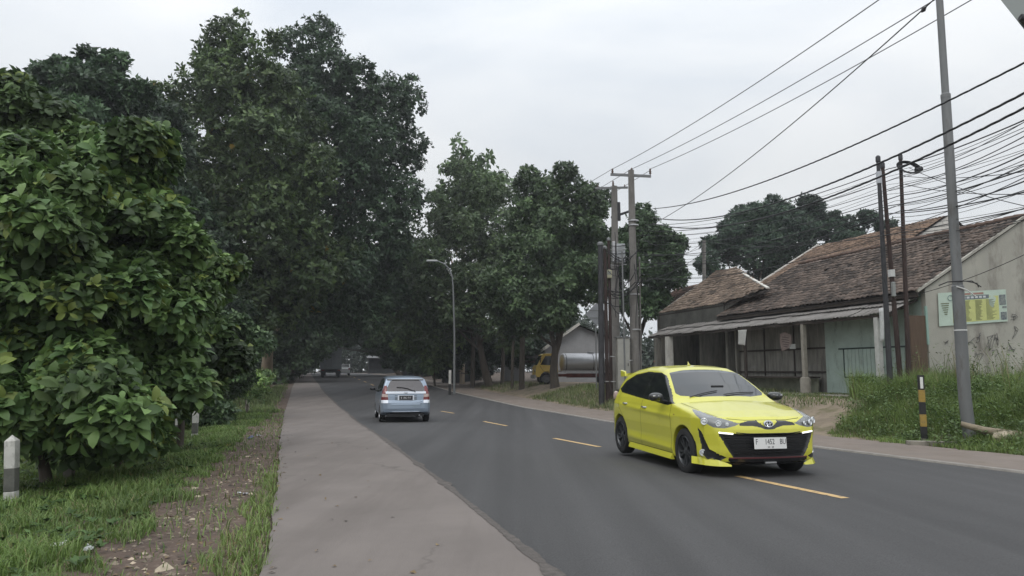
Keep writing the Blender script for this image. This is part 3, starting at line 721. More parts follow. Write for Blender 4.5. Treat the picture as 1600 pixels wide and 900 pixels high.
# ================================================================ light blue hatchback seen from behind
def blue_car():
    side = [(1.88, .28), (1.91, .5), (1.86, .68), (1.70, .80), (1.35, .92), (1.18, .99), (.70, 1.27), (.35, 1.44), (.0, 1.50), (-.6, 1.525), (-1.2, 1.50), (-1.55, 1.455), (-1.66, 1.38), (-1.76, 1.15), (-1.83, 1.0), (-1.86, .86), (-1.87, .72), (-1.92, .66), (-1.93, .45), (-1.90, .34), (-1.6, .22), (1.6, .22)]
    plan = [(1.95, -.5), (1.9, .3), (1.8, .6), (1.5, .79), (1.1, .838), (-1.3, .838), (-1.7, .82), (-1.86, .74), (-1.92, .60), (-1.95, .3), (-1.95, -.5)]
    ins = [(0, .05), (.22, .03), (.4, .01), (.6, .0), (.80, .01), (.95, .035), (1.02, .06), (1.2, .10), (1.4, .17), (1.5, .24), (1.6, .4)]
    wh = [(1.20, .29), (-1.25, .29)]
    f = car_field(side, plan, ins, .15, .08, .03, wh, .325, k=.06, creases=[(-1.7, 1.2, .88, .80, .04, .008)])
    root = empty('hatchback_car', label='light blue silver hatchback driving away in the left lane, seen from behind', cat='car')
    sid = lambda V, N: (np.abs(N[:, 1]) > .55)
    rear = lambda V, N: (V[:, 0] < -1.2) & (N[:, 0] < .2)
    frn = lambda V, N: (V[:, 0] > .9) & (N[:, 0] > .0)
    M = [('windscreen', 'top', 0, [(1.02, -.1), (.95, .5), (.80, .70), (.42, .55), (.38, -.1)], lambda V, N: (N[:, 0] > .2) & (N[:, 2] > .2) & (V[:, 0] > .2), WSG, .004),
         ('window_frame', 'side', 0, [(1.0, .985), (.6, 1.22), (.25, 1.40), (-.2, 1.43), (-1.1, 1.42), (-1.50, 1.36), (-1.62, 1.08), (-1.45, 1.02), (0, .955), (.85, .945)], sid, GBLK, 0),
         ('front_window*', 'side', 0, [(.80, 1.0), (.55, 1.18), (.22, 1.36), (-.1, 1.39), (-.18, .99), (.5, .98)], sid, GLS, .004),
         ('rear_window*', 'side', 0, [(-.24, 1.39), (-1.08, 1.38), (-1.40, 1.30), (-1.50, 1.09), (-1.30, 1.05), (-.26, 1.0)], sid, GLS, .004),
         ('rear_screen', 'rear', -1.85, [(-.1, 1.02), (.60, 1.01), (.74, 1.05), (.66, 1.34), (.58, 1.42), (-.1, 1.43)], lambda V, N: (V[:, 0] < -1.3) & (N[:, 0] < -.5), RWG, .005),
         ('taillight*', 'rear', -1.88, [(.60, .72), (.64, .95), (.70, 1.02), (.76, 1.20), (.86, 1.20), (.90, 1.0), (.92, .73)], rear, RED, 0),
         ('reversing_light*', 'rear', -1.88, [(.62, .83), (.64, .93), (.90, .94), (.90, .84)], rear, LMP, 0),
         ('headlight*', 'front', 1.85, [(.45, .62), (.45, .75), (1.0, .86), (.98, .70)], frn, HLR, 0)]
    V, N, Q, reg = grow(f, (-2.02, -.92, .12), (2.02, .92, 1.6), .024, M)
    emit_parts(V, N, Q, reg, M, SIL, root)
    def bx(y, z):
        xs = np.linspace(-1.0, -2.2, 900); vv = f(xs, np.full(900, y), np.full(900, z)); return float(xs[np.argmax(vv > 0)])
    seam = mat('blue_gap', (.05, .06, .07), .8)
    # bright tailgate band under the window, bright corners and bumper strip
    BR = mat('bright_trim', (.82, .86, .92), .22, .1, coat=.8)
    def band(y0, y1, z0, z1, d, name, m, n=14):
        mb = MB()
        for i in range(n):
            ya, yb = y0+(y1-y0)*i/n, y0+(y1-y0)*(i+1)/n
            vs = []
            for y in (ya, yb):
                xa, xb = bx(y, z0), bx(y, z1)
                vs += [(xa+.01, y, z0), (xa-d, y, z0+.008), (xb-d*1.3, y, z1-.008), (xb+.01, y, z1)]
            mb.add(vs, [(0, 1, 5, 4), (1, 2, 6, 5), (2, 3, 7, 6)]+([(0, 3, 2, 1)] if i == 0 else [])+([(4, 5, 6, 7)] if i == n-1 else []))
        return mb.build(name, m, root, smooth=True)
    band(-.66, .66, .935, 1.015, .028, 'tailgate_trim', BR); band(.58, .84, .63, .74, .012, 'bumper_corner', BR, 6); band(-.84, -.58, .63, .74, .012, 'bumper_corner', BR, 6)
    band(-.78, .78, .335, .365, .016, 'bumper_strip', BR)
    band(-.56, .56, .575, .70, .010, 'bumper_step', SIL)
    band(-.36, .36, .72, .90, .003, 'plate_recess', mat('recess_shade_blue', (.16, .19, .22), .5))  # flat band; the recess shade is put into its darker blue
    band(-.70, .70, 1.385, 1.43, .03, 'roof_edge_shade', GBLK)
    xp = bx(0, .81)-.016
    p = MB().box((xp, 0, .805), (.008, .44, .14)).build('number_plate', PLB, root, bevel=.003)
    MB().box((xp+.004, 0, .805), (.008, .54, .165)).build('plate_frame', BR, p, bevel=.004)
    Mt = Matrix.Translation((xp-.0055, 0, .805)) @ Matrix.Rotation(-math.pi/2, 4, 'Z') @ Matrix.Rotation(math.pi/2, 4, 'X')
    text('B 1863 FVI', .082, 'plate_lettering', LTW, p, Mt @ Matrix.Diagonal((.92, 1.15, 1, 1)))
    e = MB(); xe = bx(0, .97)-.034
    e.tube([(xe, -.045, 1.0), (xe, -.055, .965), (xe, -.03, .945), (xe, .03, .945), (xe, .055, .965), (xe, .045, 1.0)], .006, 6); e.tube([(xe, -.02, .995), (xe, -.02, .955)], .005, 6); e.tube([(xe, .02, .995), (xe, .02, .955)], .005, 6); e.tube([(xe, -.02, .975), (xe, .02, .975)], .005, 6)
    e.build('emblem', CHR, root, smooth=True)
    pts = [(-.30, 1.02, 0), (-.20, 1.05, 0), (-.05, 1.11, 0), (.15, 1.145, 0), (.30, 1.15, 0)]
    MB().tube([(bx(y, z)-.02, y, z) for y, z, _ in pts], .011, 6).build('wiper', BLK, root)
    MB().tube([(bx(-.30, .985)-.03, -.30, .985), (bx(-.28, 1.05)-.02, -.28, 1.05)], .018, 8).build('wiper_pivot', BLK, root)
    for s in (1, -1):
        Mx = Matrix.Translation((.78, .95*s, 1.05)) @ Matrix.Diagonal((.07, .10, .068, 1))
        mo = MB().lathe([(.001, -1), (.7, -.75), (1, -.1), (.95, .4), (.6, .85), (.001, 1)], 16, Mx, cap=False).build('mirror', BLK, root, smooth=True)
        MB().beam((.80, .80*s, .98), (.79, .90*s, 1.02), .04, .03).build('mirror_arm', BLK, mo)
        for (xw, zw) in wh: wheel(root, (xw, .735*s, zw), s, .295, .185, RIMS, 8)
        ribbon(f, [(.95, .3), (.95, .95)], .009, 'panel_gap', seam, root, sides=(s,)); ribbon(f, [(-.2, .3), (-.2, .96)], .009, 'panel_gap', seam, root, sides=(s,))
    MB().box((-.2, 0, .25), (3.3, 1.2, .08)).build('underbody', BLK, root); MB().tube([(-1.7, -.45, .24), (-1.9, -.45, .235)], .03, 10).build('exhaust_pipe', CHR, root)
    band(-.70, .70, .23, .33, .004, 'bumper_valance', BLK)
    hd = R(13.5)                    # heading: forward lies this much left of +Y
    p0 = at(631, 657, 25.2)         # middle of the rear axle on the road
    root.location = (p0.x-math.sin(hd)*1.25, 25.2+math.cos(hd)*1.25, G(26)+.005)
    root.rotation_euler = (0, 0, math.pi/2+hd)
    return root
bcar = blue_car()
# ================================================================ VEGETATION
rng = np.random.default_rng(11)
def leaf_mesh(P, D, Nn, L, Wd, col, fold=.25, bend=.25, rounded=False):
    """P base points (n,3), D direction, Nn leaf normal, L length, Wd width -> verts, faces, cols"""
    D = D/np.linalg.norm(D, axis=1)[:, None]
    S = np.cross(D, Nn); S /= np.linalg.norm(S, axis=1)[:, None]+1e-9
    Nn = np.cross(S, D)
    L = L[:, None]; Wd = Wd[:, None]; n = len(P)
    if rounded:
        prof = [(0, .0, 0), (.22, .30, .02), (.55, .50, .0), (.82, .34, -.10), (1.0, 0, -.24)]
        vs = [P]
        for (t, wv, zz) in prof[1:4]:
            c = P+D*L*t+Nn*L*(zz*bend*4)
            vs += [c-S*Wd*wv+Nn*Wd*fold*wv, c, c+S*Wd*wv+Nn*Wd*fold*wv]
        vs.append(P+D*L+Nn*L*(prof[4][2]*bend*4))
        V = np.stack(vs, 1).reshape(-1, 3); b = (np.arange(n)*11)[:, None]
        q = [[1, 2, 5, 4], [2, 3, 6, 5], [4, 5, 8, 7], [5, 6, 9, 8]]; t3 = [[0, 2, 1], [0, 3, 2], [7, 8, 10], [8, 9, 10]]
        Fq = np.concatenate([b+np.array(k) for k in q]); Ft = np.concatenate([b+np.array(k) for k in t3])
        return V, [Fq, Ft], np.repeat(col, 11, 0)
    m = P+D*L*.5+Nn*L*.05
    l = m-S*Wd*.5+Nn*Wd*fold*.5; r = m+S*Wd*.5+Nn*Wd*fold*.5; t = P+D*L-Nn*L*bend*.5
    V = np.stack([P, l, r, t, m], 1).reshape(-1, 3); b = (np.arange(n)*5)[:, None]
    F = np.concatenate([b+np.array([0, 4, 3, 1]), b+np.array([0, 2, 3, 4])])
    return V, [F], np.repeat(col, 5, 0)
def unit(n):
    v = rng.normal(size=(n, 3)); return v/np.linalg.norm(v, axis=1)[:, None]
def crown(name, blobs, nclus, leaf, parent, m, cA, cB, k=9, puff=(.75, 1.45), npuff=14, young=None, rounded=False, core=.12, flat=.8, sparse=0, spread=60, wratio=.45, updir=.45):
    """blobs: [(centre, radius or (rx,ry,rz), weight)] -> leaf whorls on many small puffs around the blobs"""
    cs = []; 
    for b in blobs:
        c = np.array(b[0]); r = np.array(b[1] if isinstance(b[1], (tuple, list, np.ndarray)) else (b[1],)*3, float); w_ = b[2] if len(b) > 2 else 1
        n = max(3, int(npuff*w_)); u = unit(n); rad = .62+.42*rng.random(n)**.7
        pc = c+u*r*rad[:, None]
        pr = (puff[0]+(puff[1]-puff[0])*rng.random(n))*np.clip(r.mean()/3.0, .35, 1.25)
        for a, q, uu in zip(pc, pr, u): cs.append((a, q, uu))
        cs.append((c, r.mean()*.72, np.array([0, 0, 1.])))      # core
    A = np.array([c[0] for c in cs]); Rr = np.array([c[1] for c in cs]); wt = Rr**2; wt /= wt.sum()
    pick = rng.choice(len(cs), nclus, p=wt); u = unit(nclus); u[:, 2] = u[:, 2]*.85+.12
    rr = Rr[pick]*(.70+.38*rng.random(nclus)+.34*(rng.random(nclus) < .14)*rng.random(nclus)); P = A[pick]+u*rr[:, None]*np.array([1, 1, flat])
    # drop points buried deep inside other puffs
    keep = np.ones(nclus, bool)
    for c, q, _ in cs:
        d = np.linalg.norm((P-c)/np.array([1, 1, flat]), axis=1); keep &= ~((d < q*.74) & (rng.random(nclus) > core))
    # patchy gaps
    ph = np.sin(P[:, 0]*1.9+P[:, 2]*1.1)*np.sin(P[:, 1]*1.7-P[:, 2]*2.3)*np.sin(P[:, 2]*2.7+P[:, 0]*.7)
    keep &= rng.random(nclus) > (.15+.5*sparse)*(ph > .25)+sparse*.4
    P = P[keep]; u = u[keep]; pk = pick[keep]; n = len(P)
    ax = u+np.array([0, 0, updir])+rng.normal(size=(n, 3))*.35; ax /= np.linalg.norm(ax, axis=1)[:, None]
    # leaves of each whorl
    Pi = np.repeat(P, k, 0); Ai = np.repeat(ax, k, 0); N_ = len(Pi)
    t = rng.normal(size=(N_, 3)); t -= Ai*np.sum(t*Ai, 1)[:, None]; t /= np.linalg.norm(t, axis=1)[:, None]
    ang = np.radians(rng.normal(spread, 16, N_)); D = Ai*np.cos(ang)[:, None]+t*np.sin(ang)[:, None]
    Nl = Ai*np.sin(ang)[:, None]-t*np.cos(ang)[:, None]+rng.normal(size=(N_, 3))*.25
    L = leaf*(.45+.8*rng.random(N_)); Wd = L*wratio*(.8+.4*rng.random(N_))
    f = rng.random(n)**1.3; tone = rng.normal(1, .13, n)*np.repeat(rng.normal(1, .20, len(cs)), 1)[pk]
    cA = np.array(cA)*FOL; cB = np.array(cB)*FOL
    cw = (np.array(cA)*(1-f[:, None])+np.array(cB)*f[:, None])*tone[:, None]
    ci = np.repeat(cw, k, 0)*(rng.normal(1, .16, N_)[:, None])
    if young:
        yc, yp = young; s_ = np.repeat(rng.random(n) < yp, k); ci[s_] = np.array(yc)*(rng.normal(1, .15, s_.sum())[:, None]); 
    base = Pi+D*leaf*.12+Ai*(rng.random(N_)[:, None]-.5)*leaf*.7
    V, F, cc = leaf_mesh(base, D, Nl, L, Wd, np.clip(ci, .003, 1), rounded=rounded)
    return np_mesh(name, V, F, m, parent, cols=cc, smooth=False)
FOL = 1.9
LEAF = mat('leaf', (.9, .9, .9), .42, attr=True, spec=.4, trans=.22)
LEAFN = mat('leaf_near', (.9, .9, .9), .5, attr=True, spec=.3, trans=.25)
BARK = mat('bark', (.085, .07, .055), .9, var=.35, vs=4, bump=.02, bs=25, stretch=(1, 1, .25))
BARKL = mat('bark_pale', (.30, .24, .17), .9, var=.25, vs=3, bump=.02, bs=25, stretch=(1, 1, .25))
def limbs(base, blobs, r0, m, parent, lean=(0, 0), name='trunk', nb=7, split=.45):
    base = Vector(base); mb = MB(); top = sum((Vector(b[0]) for b in blobs), Vector())/len(blobs)
    fork = base.lerp(top, split); fork.x += lean[0]; fork.y += lean[1]
    pts = [base+Vector((0, 0, -.3)), base, base.lerp(fork, .4)+Vector((rnd.uniform(-.1, .1), rnd.uniform(-.1, .1), 0)), fork]
    mb.tube(pts, [r0*1.5, r0*1.2, r0*.95, r0*.75], 12)
    bl = sorted(blobs, key=lambda b: -(b[1] if not isinstance(b[1], (tuple, list)) else b[1][0]))[:nb]
    for b in bl:
        e = Vector(b[0]); s = base.lerp(fork, rnd.uniform(.65, 1)); mid = s.lerp(e, .5)+Vector((rnd.uniform(-.4, .4), rnd.uniform(-.4, .4), -.4))
        rb = r0*rnd.uniform(.32, .5); mb.tube([s, s.lerp(mid, .5)+Vector((0, 0, -.1)), mid, e], [rb, rb*.8, rb*.6, rb*.2], 7)
        for q in range(4):
            a = mid.lerp(e, rnd.random()); rad = b[1] if not isinstance(b[1], (tuple, list)) else b[1][0]
            d = Vector(tuple(unit(1)[0]))*rad*.9; d.z = abs(d.z)*.7
            mb.tube([a, a+d*.5+Vector((0, 0, -.1)), a+d], [rb*.35, rb*.22, rb*.06], 5)
    return mb.build(name, m, parent, smooth=True)
def blobs_px(L, flat=1.0):
    """(u, v, radius in px, depth, weight) -> world blobs of real size"""
    out = []
    for t in L:
        u, v, r, d = t[:4]; w_ = t[4] if len(t) > 4 else 1
        rm = r*d/FPX; out.append((tuple(at(u, v, d)), rm, w_*max(.35, (rm/3)**1.3)))
    return out
def tree(name, label, blobs, base, nclus, leaf, r0=.3, bark=BARK, leafm=LEAF, group=None, cA=(.022, .040, .018), cB=(.045, .075, .028), split=.45, lean=(0, 0), cat='tree', **kw):
    root = empty(name, base, label=label, cat=cat, group=group)
    b = Vector(base); lb = [((Vector(x[0])-b), x[1], x[2]) for x in blobs]
    crown('crown', [(tuple(x[0]), x[1], x[2]) for x in lb], nclus, leaf, root, leafm, cA, cB, **kw)
    limbs((0, 0, 0), lb, r0, bark, root, split=split, lean=lean)
    return root
GRT = 'trees lining the road'
# -- the tall dark tree group on the left, nearest to the road bend
bA = blobs_px([(350, 62, 42, 44, .8), (395, 95, 45, 44), (320, 130, 55, 44), (265, 170, 38, 43, .8), (300, 215, 80, 44), (400, 180, 75, 45), (420, 270, 95, 45), (300, 320, 85, 43), (390, 370, 90, 44), (330, 440, 80, 43), (410, 450, 70, 45), (470, 400, 70, 46)])
tree('broadleaf_tree', 'tallest tree on the left, olive green with thin leafy twigs at its top', bA, onT(372, 44), 20000, .36, .35, group=GRT, cA=(.030, .050, .020), cB=(.062, .092, .030), npuff=15, young=((.28, .20, .03), .006), flat=.9)
bB = blobs_px([(480, 75, 48, 52), (515, 120, 60, 52), (560, 140, 45, 52), (610, 165, 48, 53), (600, 230, 62, 53), (520, 210, 85, 52), (470, 160, 60, 52), (545, 300, 90, 51), (600, 320, 45, 53), (490, 340, 85, 50), (570, 385, 62, 52), (500, 430, 75, 48), (590, 440, 50, 54), (545, 470, 55, 50), (440, 470, 60, 47), (640, 250, 20, 53, .5)])
tree('broadleaf_tree', 'big dark green tree with a pale leaning trunk hanging over the left lane', bB, onT(415, 57), 27000, .34, .42, bark=BARKL, group=GRT, cA=(.016, .030, .016), cB=(.036, .062, .028), npuff=16, split=.38, lean=(-1.9, 0), flat=.95)
# -- dark tree behind the near bushes
bC = blobs_px([(75, 118, 32, 33), (125, 125, 42, 33), (165, 115, 34, 33), (200, 150, 30, 33), (60, 160, 30, 33), (130, 190, 75, 33), (200, 220, 50, 33), (60, 240, 60, 33), (130, 290, 80, 33)])
tree('broadleaf_tree', 'dark tree rising behind the big leaved bushes at the far left', bC, onT(120, 33), 9000, .30, .25, group=GRT, cA=(.018, .033, .018), cB=(.04, .07, .03), npuff=14)
bC2 = blobs_px([(240, 200, 50, 38), (230, 260, 70, 38), (260, 330, 80, 37), (330, 520, 60, 36), (270, 440, 90, 36), (362, 490, 38, 40), (350, 560, 45, 36)])
tree('broadleaf_tree', 'dark lower tree filling the gap left of the tallest tree', bC2, onT(300, 37), 11000, .32, .25, group=GRT, cA=(.018, .032, .018), cB=(.038, .062, .028), npuff=14)
# -- trees right of the road
bD = blobs_px([(745, 300, 42, 58), (700, 350, 45, 58), (770, 350, 55, 58), (720, 410, 65, 57), (790, 420, 55, 56), (660, 400, 45, 60), (680, 470, 65, 56), (750, 490, 60, 55), (640, 480, 50, 60), (780, 520, 35, 54)])
tree('broadleaf_tree', 'mid green tree right of the street lamp, its crown joining the next', bD, onT(765, 57), 15000, .30, .28, group=GRT, sparse=.3, cA=(.034, .054, .026), cB=(.070, .10, .042), npuff=14)
bE = blobs_px([(845, 300, 38, 47), (890, 300, 38, 47), (920, 330, 40, 47), (870, 360, 62, 47), (930, 385, 35, 47), (815, 350, 34, 48), (830, 420, 60, 46), (890, 430, 55, 46), (800, 470, 50, 46), (860, 490, 55, 45), (920, 460, 35, 46)])
tree('broadleaf_tree', 'round tree whose dark trunk stands in front of the yellow tanker lorry', bE, onT(867, 46), 17000, .28, .26, group=GRT, cA=(.030, .049, .024), cB=(.062, .093, .040), npuff=16, split=.3, sparse=.15)
bF = blobs_px([(1005, 345, 26, 45), (1025, 375, 34, 45), (1045, 395, 28, 45), (1060, 385, 14, 45, .6), (1058, 425, 16, 45, .6), (1035, 470, 18, 45, .6), (1010, 420, 45, 45), (990, 380, 30, 45), (1040, 440, 25, 45), (960, 420, 40, 46), (995, 470, 30, 45)])
tree('broadleaf_tree', 'tree standing behind the concrete electricity poles', bF, onT(985, 46), 9000, .27, .22, group=GRT, cA=(.026, .044, .022), cB=(.05, .08, .035), npuff=12, sparse=.25)
# thin tree with big pale leaves on bare twigs against the sky
root = empty('teak_tree', onT(722, 64), label='thin tree with large pale leaves poking above the other crowns into the sky', cat='tree')
bb = Vector(root.location); tw = MB(); LP = []
for (u, v, n_) in ((720, 236, 7), (706, 262, 8), (742, 268, 6), (758, 250, 7), (775, 272, 8), (690, 300, 9), (735, 300, 9), (765, 305, 8), (700, 325, 8), (684, 345, 8), (720, 340, 9), (750, 335, 8), (790, 290, 6), (728, 275, 5)):
    e = at(u, v, 64)-bb; s = at(722+(u-722)*.35, v+75, 64)-bb; tw.tube([s, s.lerp(e, .5)+Vector((.1, 0, .2)), e], [.09, .06, .03], 6); LP.append((tuple(e), .8, .5)); LP.append((tuple(s.lerp(e, .6)), .6, .4))
tw.tube([Vector((0, 0, -.2)), at(724, 420, 64)-bb, at(722, 330, 64)-bb, at(720, 240, 64)-bb], [.22, .16, .12, .04], 8)
tw.build('trunk', BARKL, root, smooth=True)
crown('crown', LP, 900, .62, root, LEAF, (.06, .09, .045), (.10, .14, .07), k=6, npuff=4, wratio=.5, spread=70, core=1, sparse=.2)
# -- trees behind the roofs
bG = blobs_px([(1130, 385, 34, 62), (1160, 350, 34, 62), (1205, 345, 38, 62), (1180, 400, 50, 62), (1110, 420, 24, 60), (1240, 385, 40, 62)])
tree('broadleaf_tree', 'dark bluish tree behind the ridge of the low brick coloured roof', bG, onT(1165, 62), 9000, .30, .25, group=GRT, cA=(.018, .034, .022), cB=(.038, .062, .034), npuff=12)
bH = blobs_px([(1260, 345, 32, 66), (1295, 355, 30, 66), (1330, 368, 24, 66), (1360, 345, 20, 66), (1385, 360, 20, 66), (1310, 400, 40, 66), (1220, 330, 24, 66), (1345, 390, 30, 66)])
tree('broadleaf_tree', 'distant dark tree behind the orange house roof', bH, onT(1300, 66), 8000, .30, .25, group=GRT, cA=(.018, .034, .022), cB=(.038, .062, .034), npuff=11)
# -- avenue further along the road: crowns closing over it
def avenue(u, v, r, d, lab, n=9000, extra=(), seedcol=0, base=None):
    L = [(u, v, r, d), (u-r*.7, v+r*.45, r*.75, d), (u+r*.7, v+r*.5, r*.75, d), (u-.2*r, v+r*.95, r*.7, d), (u+.9*r, v-r*.1, r*.55, d)]+list(extra)
    return tree('avenue_tree', lab, blobs_px(L), onT(base if base else u, d), n, .42, .3, group=GRT, cA=(.022, .038, .018), cB=(.045, .072, .03), npuff=12, k=8)
avenue(600, 420, 60, 74, 'tree arching over the right lane beyond the street lamp', 10000, [(560, 490, 40, 72), (620, 500, 42, 70), (600, 520, 26, 72), (650, 520, 40, 68)], base=655)
avenue(480, 440, 55, 80, 'tree over the far left lane behind the pale trunk', 9000, [(520, 500, 36, 80), (470, 500, 36, 80), (440, 530, 40, 76)], base=425)
avenue(560, 470, 45, 100, 'farthest tree closing the leafy tunnel over the road', 8000, [(520, 510, 30, 100), (600, 520, 26, 100), (545, 525, 14, 100), (490, 530, 25, 100)], base=625)
avenue(400, 500, 70, 68, 'tree in the dark thicket left of the far road', 9000, [(360, 560, 50, 66), (440, 560, 32, 72), (400, 590, 36, 66)], base=380)
avenue(640, 520, 40, 90, 'tree behind the street lamp on the far right verge', 7000, [(680, 540, 30, 88), (620, 545, 18, 92)], base=660)
proto = avenue(430, 500, 60, 110, 'tree deep in shade at the far left end of the road', 8000, [(380, 550, 50, 110), (450, 560, 28, 110)], base=420)
for (x, y, rz, sc, lb) in ((-14, 128, 1.2, .9, 'tree closing the view at the far end of the road'), (-60, 120, 2.4, 1.0, 'tree among the dark trees far behind the left bushes'), (-8, 100, 4.0, .8, 'tree behind the roadside stalls on the far right'), (-45, 90, .6, 1.0, 'tree among the shaded trees left of the far road')):
    c = copy_tree(proto); c.location = (x, y, tz(x, y)); c.rotation_euler = (0, 0, rz); c.scale = (sc,)*3; c['label'] = lb
# right-side understory between lamp and lorry
for (lab, L, b, n, lf, ca, cb) in (
    ('leafy bush with large light leaves below the street lamp arm', [(655, 500, 34, 60), (690, 510, 34, 60), (640, 540, 20, 60), (720, 520, 28, 60), (680, 550, 24, 60)], (680, 60), 3200, .5, (.05, .08, .03), (.10, .14, .05)),
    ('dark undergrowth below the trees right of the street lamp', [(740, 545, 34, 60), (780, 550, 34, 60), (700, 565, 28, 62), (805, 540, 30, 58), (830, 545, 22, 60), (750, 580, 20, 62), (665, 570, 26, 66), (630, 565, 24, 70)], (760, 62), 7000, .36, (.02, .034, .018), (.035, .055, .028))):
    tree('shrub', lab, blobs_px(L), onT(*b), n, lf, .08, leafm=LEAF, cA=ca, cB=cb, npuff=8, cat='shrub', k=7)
# more canopy closing the tunnel
avenue(520, 470, 50, 88, 'low hanging crown over the middle of the far road', 9000, [(480, 510, 34, 88), (560, 505, 34, 88), (525, 522, 20, 88), (590, 530, 20, 92), (455, 530, 26, 86)], base=450)
avenue(610, 500, 34, 104, 'dark tree closing the right side of the far tunnel', 6000, [(640, 540, 30, 104), (590, 545, 18, 106)], base=632)
# extra bare trunks showing in the dark on the right
for i, (u, d, h, r_) in enumerate(((738, 58, 6, .16), (785, 57, 6, .14), (815, 50, 6, .17), (800, 52, 5, .10))):
    p = onT(u, d); t = empty('thin_tree', p, label=('slim dark trunk just right of the street lamp', 'slim dark trunk between the lamp and the lorry', 'dark trunk just left of the yellow lorry cab', 'thinnest trunk left of the yellow lorry cab')[i], cat='tree', group='slim trunks under the right hand trees')
    MB().tube([(0, 0, -.2), (.05, 0, h*.5), (-.1+.1*i, .1, h)], [r_*1.2, r_, r_*.8], 9).build('trunk', BARK, t, smooth=True)
    crown('crown', [((0, 0, h), 1.3, .6)], 500, .34, t, LEAF, (.02, .036, .018), (.04, .06, .03), npuff=5, k=7)
# -- near big-leaved bushes on the left
def bush(lab, L, base, n, leaf, yp=.05, r0=.07, k=7, cA=(.034, .062, .021), cB=(.080, .125, .038)):
    return tree('teak_sapling', lab, blobs_px(L), base, n, leaf, r0, bark=BARK, leafm=LEAFN, group='large leaved saplings on the left verge', cA=cA, cB=cB, npuff=10, k=k, young=((.17, .22, .05), yp), rounded=True, puff=(.75, 1.2), spread=62, wratio=.56, cat='sapling', split=.5, core=.25, updir=.7)
bush('big leaved sapling at the left frame edge behind the white post', [(20, 300, 75, 10.5), (70, 380, 90, 10), (10, 430, 90, 10), (110, 480, 85, 10), (40, 540, 85, 10), (130, 570, 60, 9.8), (0, 600, 70, 10), (90, 620, 60, 9.6), (40, 240, 45, 11), (170, 640, 40, 9.6), (30, 660, 40, 9.5), (80, 680, 30, 10.2), (150, 680, 30, 10.4), (200, 670, 26, 10.8)], onT(85, 10.3), 6600, .21, .07)
bush('tall big leaved sapling with the highest bright green tip', [(190, 260, 65, 12.5), (225, 235, 30, 12.5), (150, 330, 80, 12), (230, 350, 70, 12.5), (170, 430, 85, 12), (240, 440, 80, 12.5), (200, 520, 80, 12), (250, 590, 50, 12), (110, 250, 50, 13), (190, 620, 50, 11.8)], onT(190, 12.4), 7500, .21, .05)
bush('big leaved sapling closest to the road shoulder', [(290, 400, 45, 15.5), (310, 460, 50, 15.5), (280, 520, 60, 15), (310, 570, 45, 15), (260, 460, 60, 15.5), (330, 430, 30, 15.5), (235, 610, 40, 14.5), (200, 650, 40, 14)], onT(285, 15.3), 5200, .21, .04)
bush('tall darker sapling crown at the upper left edge', [(20, 180, 40, 15), (0, 230, 60, 15), (60, 215, 45, 15), (100, 260, 50, 15), (40, 300, 70, 15), (15, 150, 14, 15)], onT(30, 15), 3000, .23, .02, cA=(.028, .046, .018), cB=(.055, .085, .03))
# undergrowth mass low behind the white posts
bI = blobs_px([(340, 520, 40, 26), (370, 560, 35, 26), (350, 600, 35, 26), (300, 590, 40, 24), (390, 540, 25, 27), (280, 620, 30, 23), (240, 640, 30, 21), (330, 640, 20, 23)])
tree('shrub', 'dark leafy shrub behind the pair of white marker posts', bI, onT(330, 26), 6000, .22, .06, leafm=LEAF, cA=(.022, .040, .018), cB=(.05, .08, .03), npuff=8, cat='shrub', k=8)
bJ = blobs_px([(380, 600, 14, 30), (398, 605, 14, 30), (372, 612, 12, 28), (405, 590, 12, 31)])
tree('shrub', 'small bright green shrub at the foot of the pale leaning trunk', bJ, onT(388, 30), 1200, .14, .03, leafm=LEAF, cA=(.05, .09, .03), cB=(.12, .17, .05), npuff=5, cat='shrub', k=7)
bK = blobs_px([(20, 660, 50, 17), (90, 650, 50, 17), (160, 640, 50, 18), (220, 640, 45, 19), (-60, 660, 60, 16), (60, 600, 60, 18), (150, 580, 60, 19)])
tree('shrub', 'dark thicket added behind the big leaved saplings, shade put into its leaf colour', bK, onT(100, 17.5), 5200, .18, .06, leafm=LEAF, cA=(.018, .03, .014), cB=(.03, .05, .02), npuff=9, cat='shrub', k=8)  # added for darkness; shade is put into the leaf colours
# ---------------------------------------------------------------- grass
GRASS = mat('grass_blade', (.9, .9, .9), .6, attr=True, trans=.3)
def blades(name, pts, h, wd, cA, cB, lean=.45, dry=.05):
    n = len(pts); P = np.array(pts); a = rng.random(n)*2*math.pi; D = np.stack([np.cos(a), np.sin(a), np.zeros(n)], 1); S = np.stack([-np.sin(a), np.cos(a), np.zeros(n)], 1)
    hh = (h*(.45+.75*rng.random(n)) if np.isscalar(h) else h)[:, None]; ln = lean*(.3+rng.random(n))[:, None]; w_ = (wd*(.7+.6*rng.random(n)))[:, None]
    up = np.array([0, 0, 1.]); m = P+up*hh*.55+D*hh*ln*.3; t = P+up*hh*(1-.25*ln)+D*hh*ln
    V = np.stack([P-S*w_, P+S*w_, m+S*w_*.8, m-S*w_*.8, t], 1).reshape(-1, 3); b = (np.arange(n)*5)[:, None]
    f = rng.random(n)[:, None]; patch = (.5+.5*np.sin(P[:, 0]*2.1)*np.cos(P[:, 1]*1.3+P[:, 0]))[:, None]
    c = 1.55*(np.array(cA)*(1-f)+np.array(cB)*f)*(.75+.45*patch); dr = rng.random(n) < dry; c[dr] = np.array((.24, .21, .10))*(rng.normal(1, .2, dr.sum())[:, None])
    return np_mesh(name, V, [b+np.array([0, 1, 2, 3]), b+np.array([3, 2, 4])], GRASS, cols=np.repeat(np.clip(c, .01, 1), 5, 0))
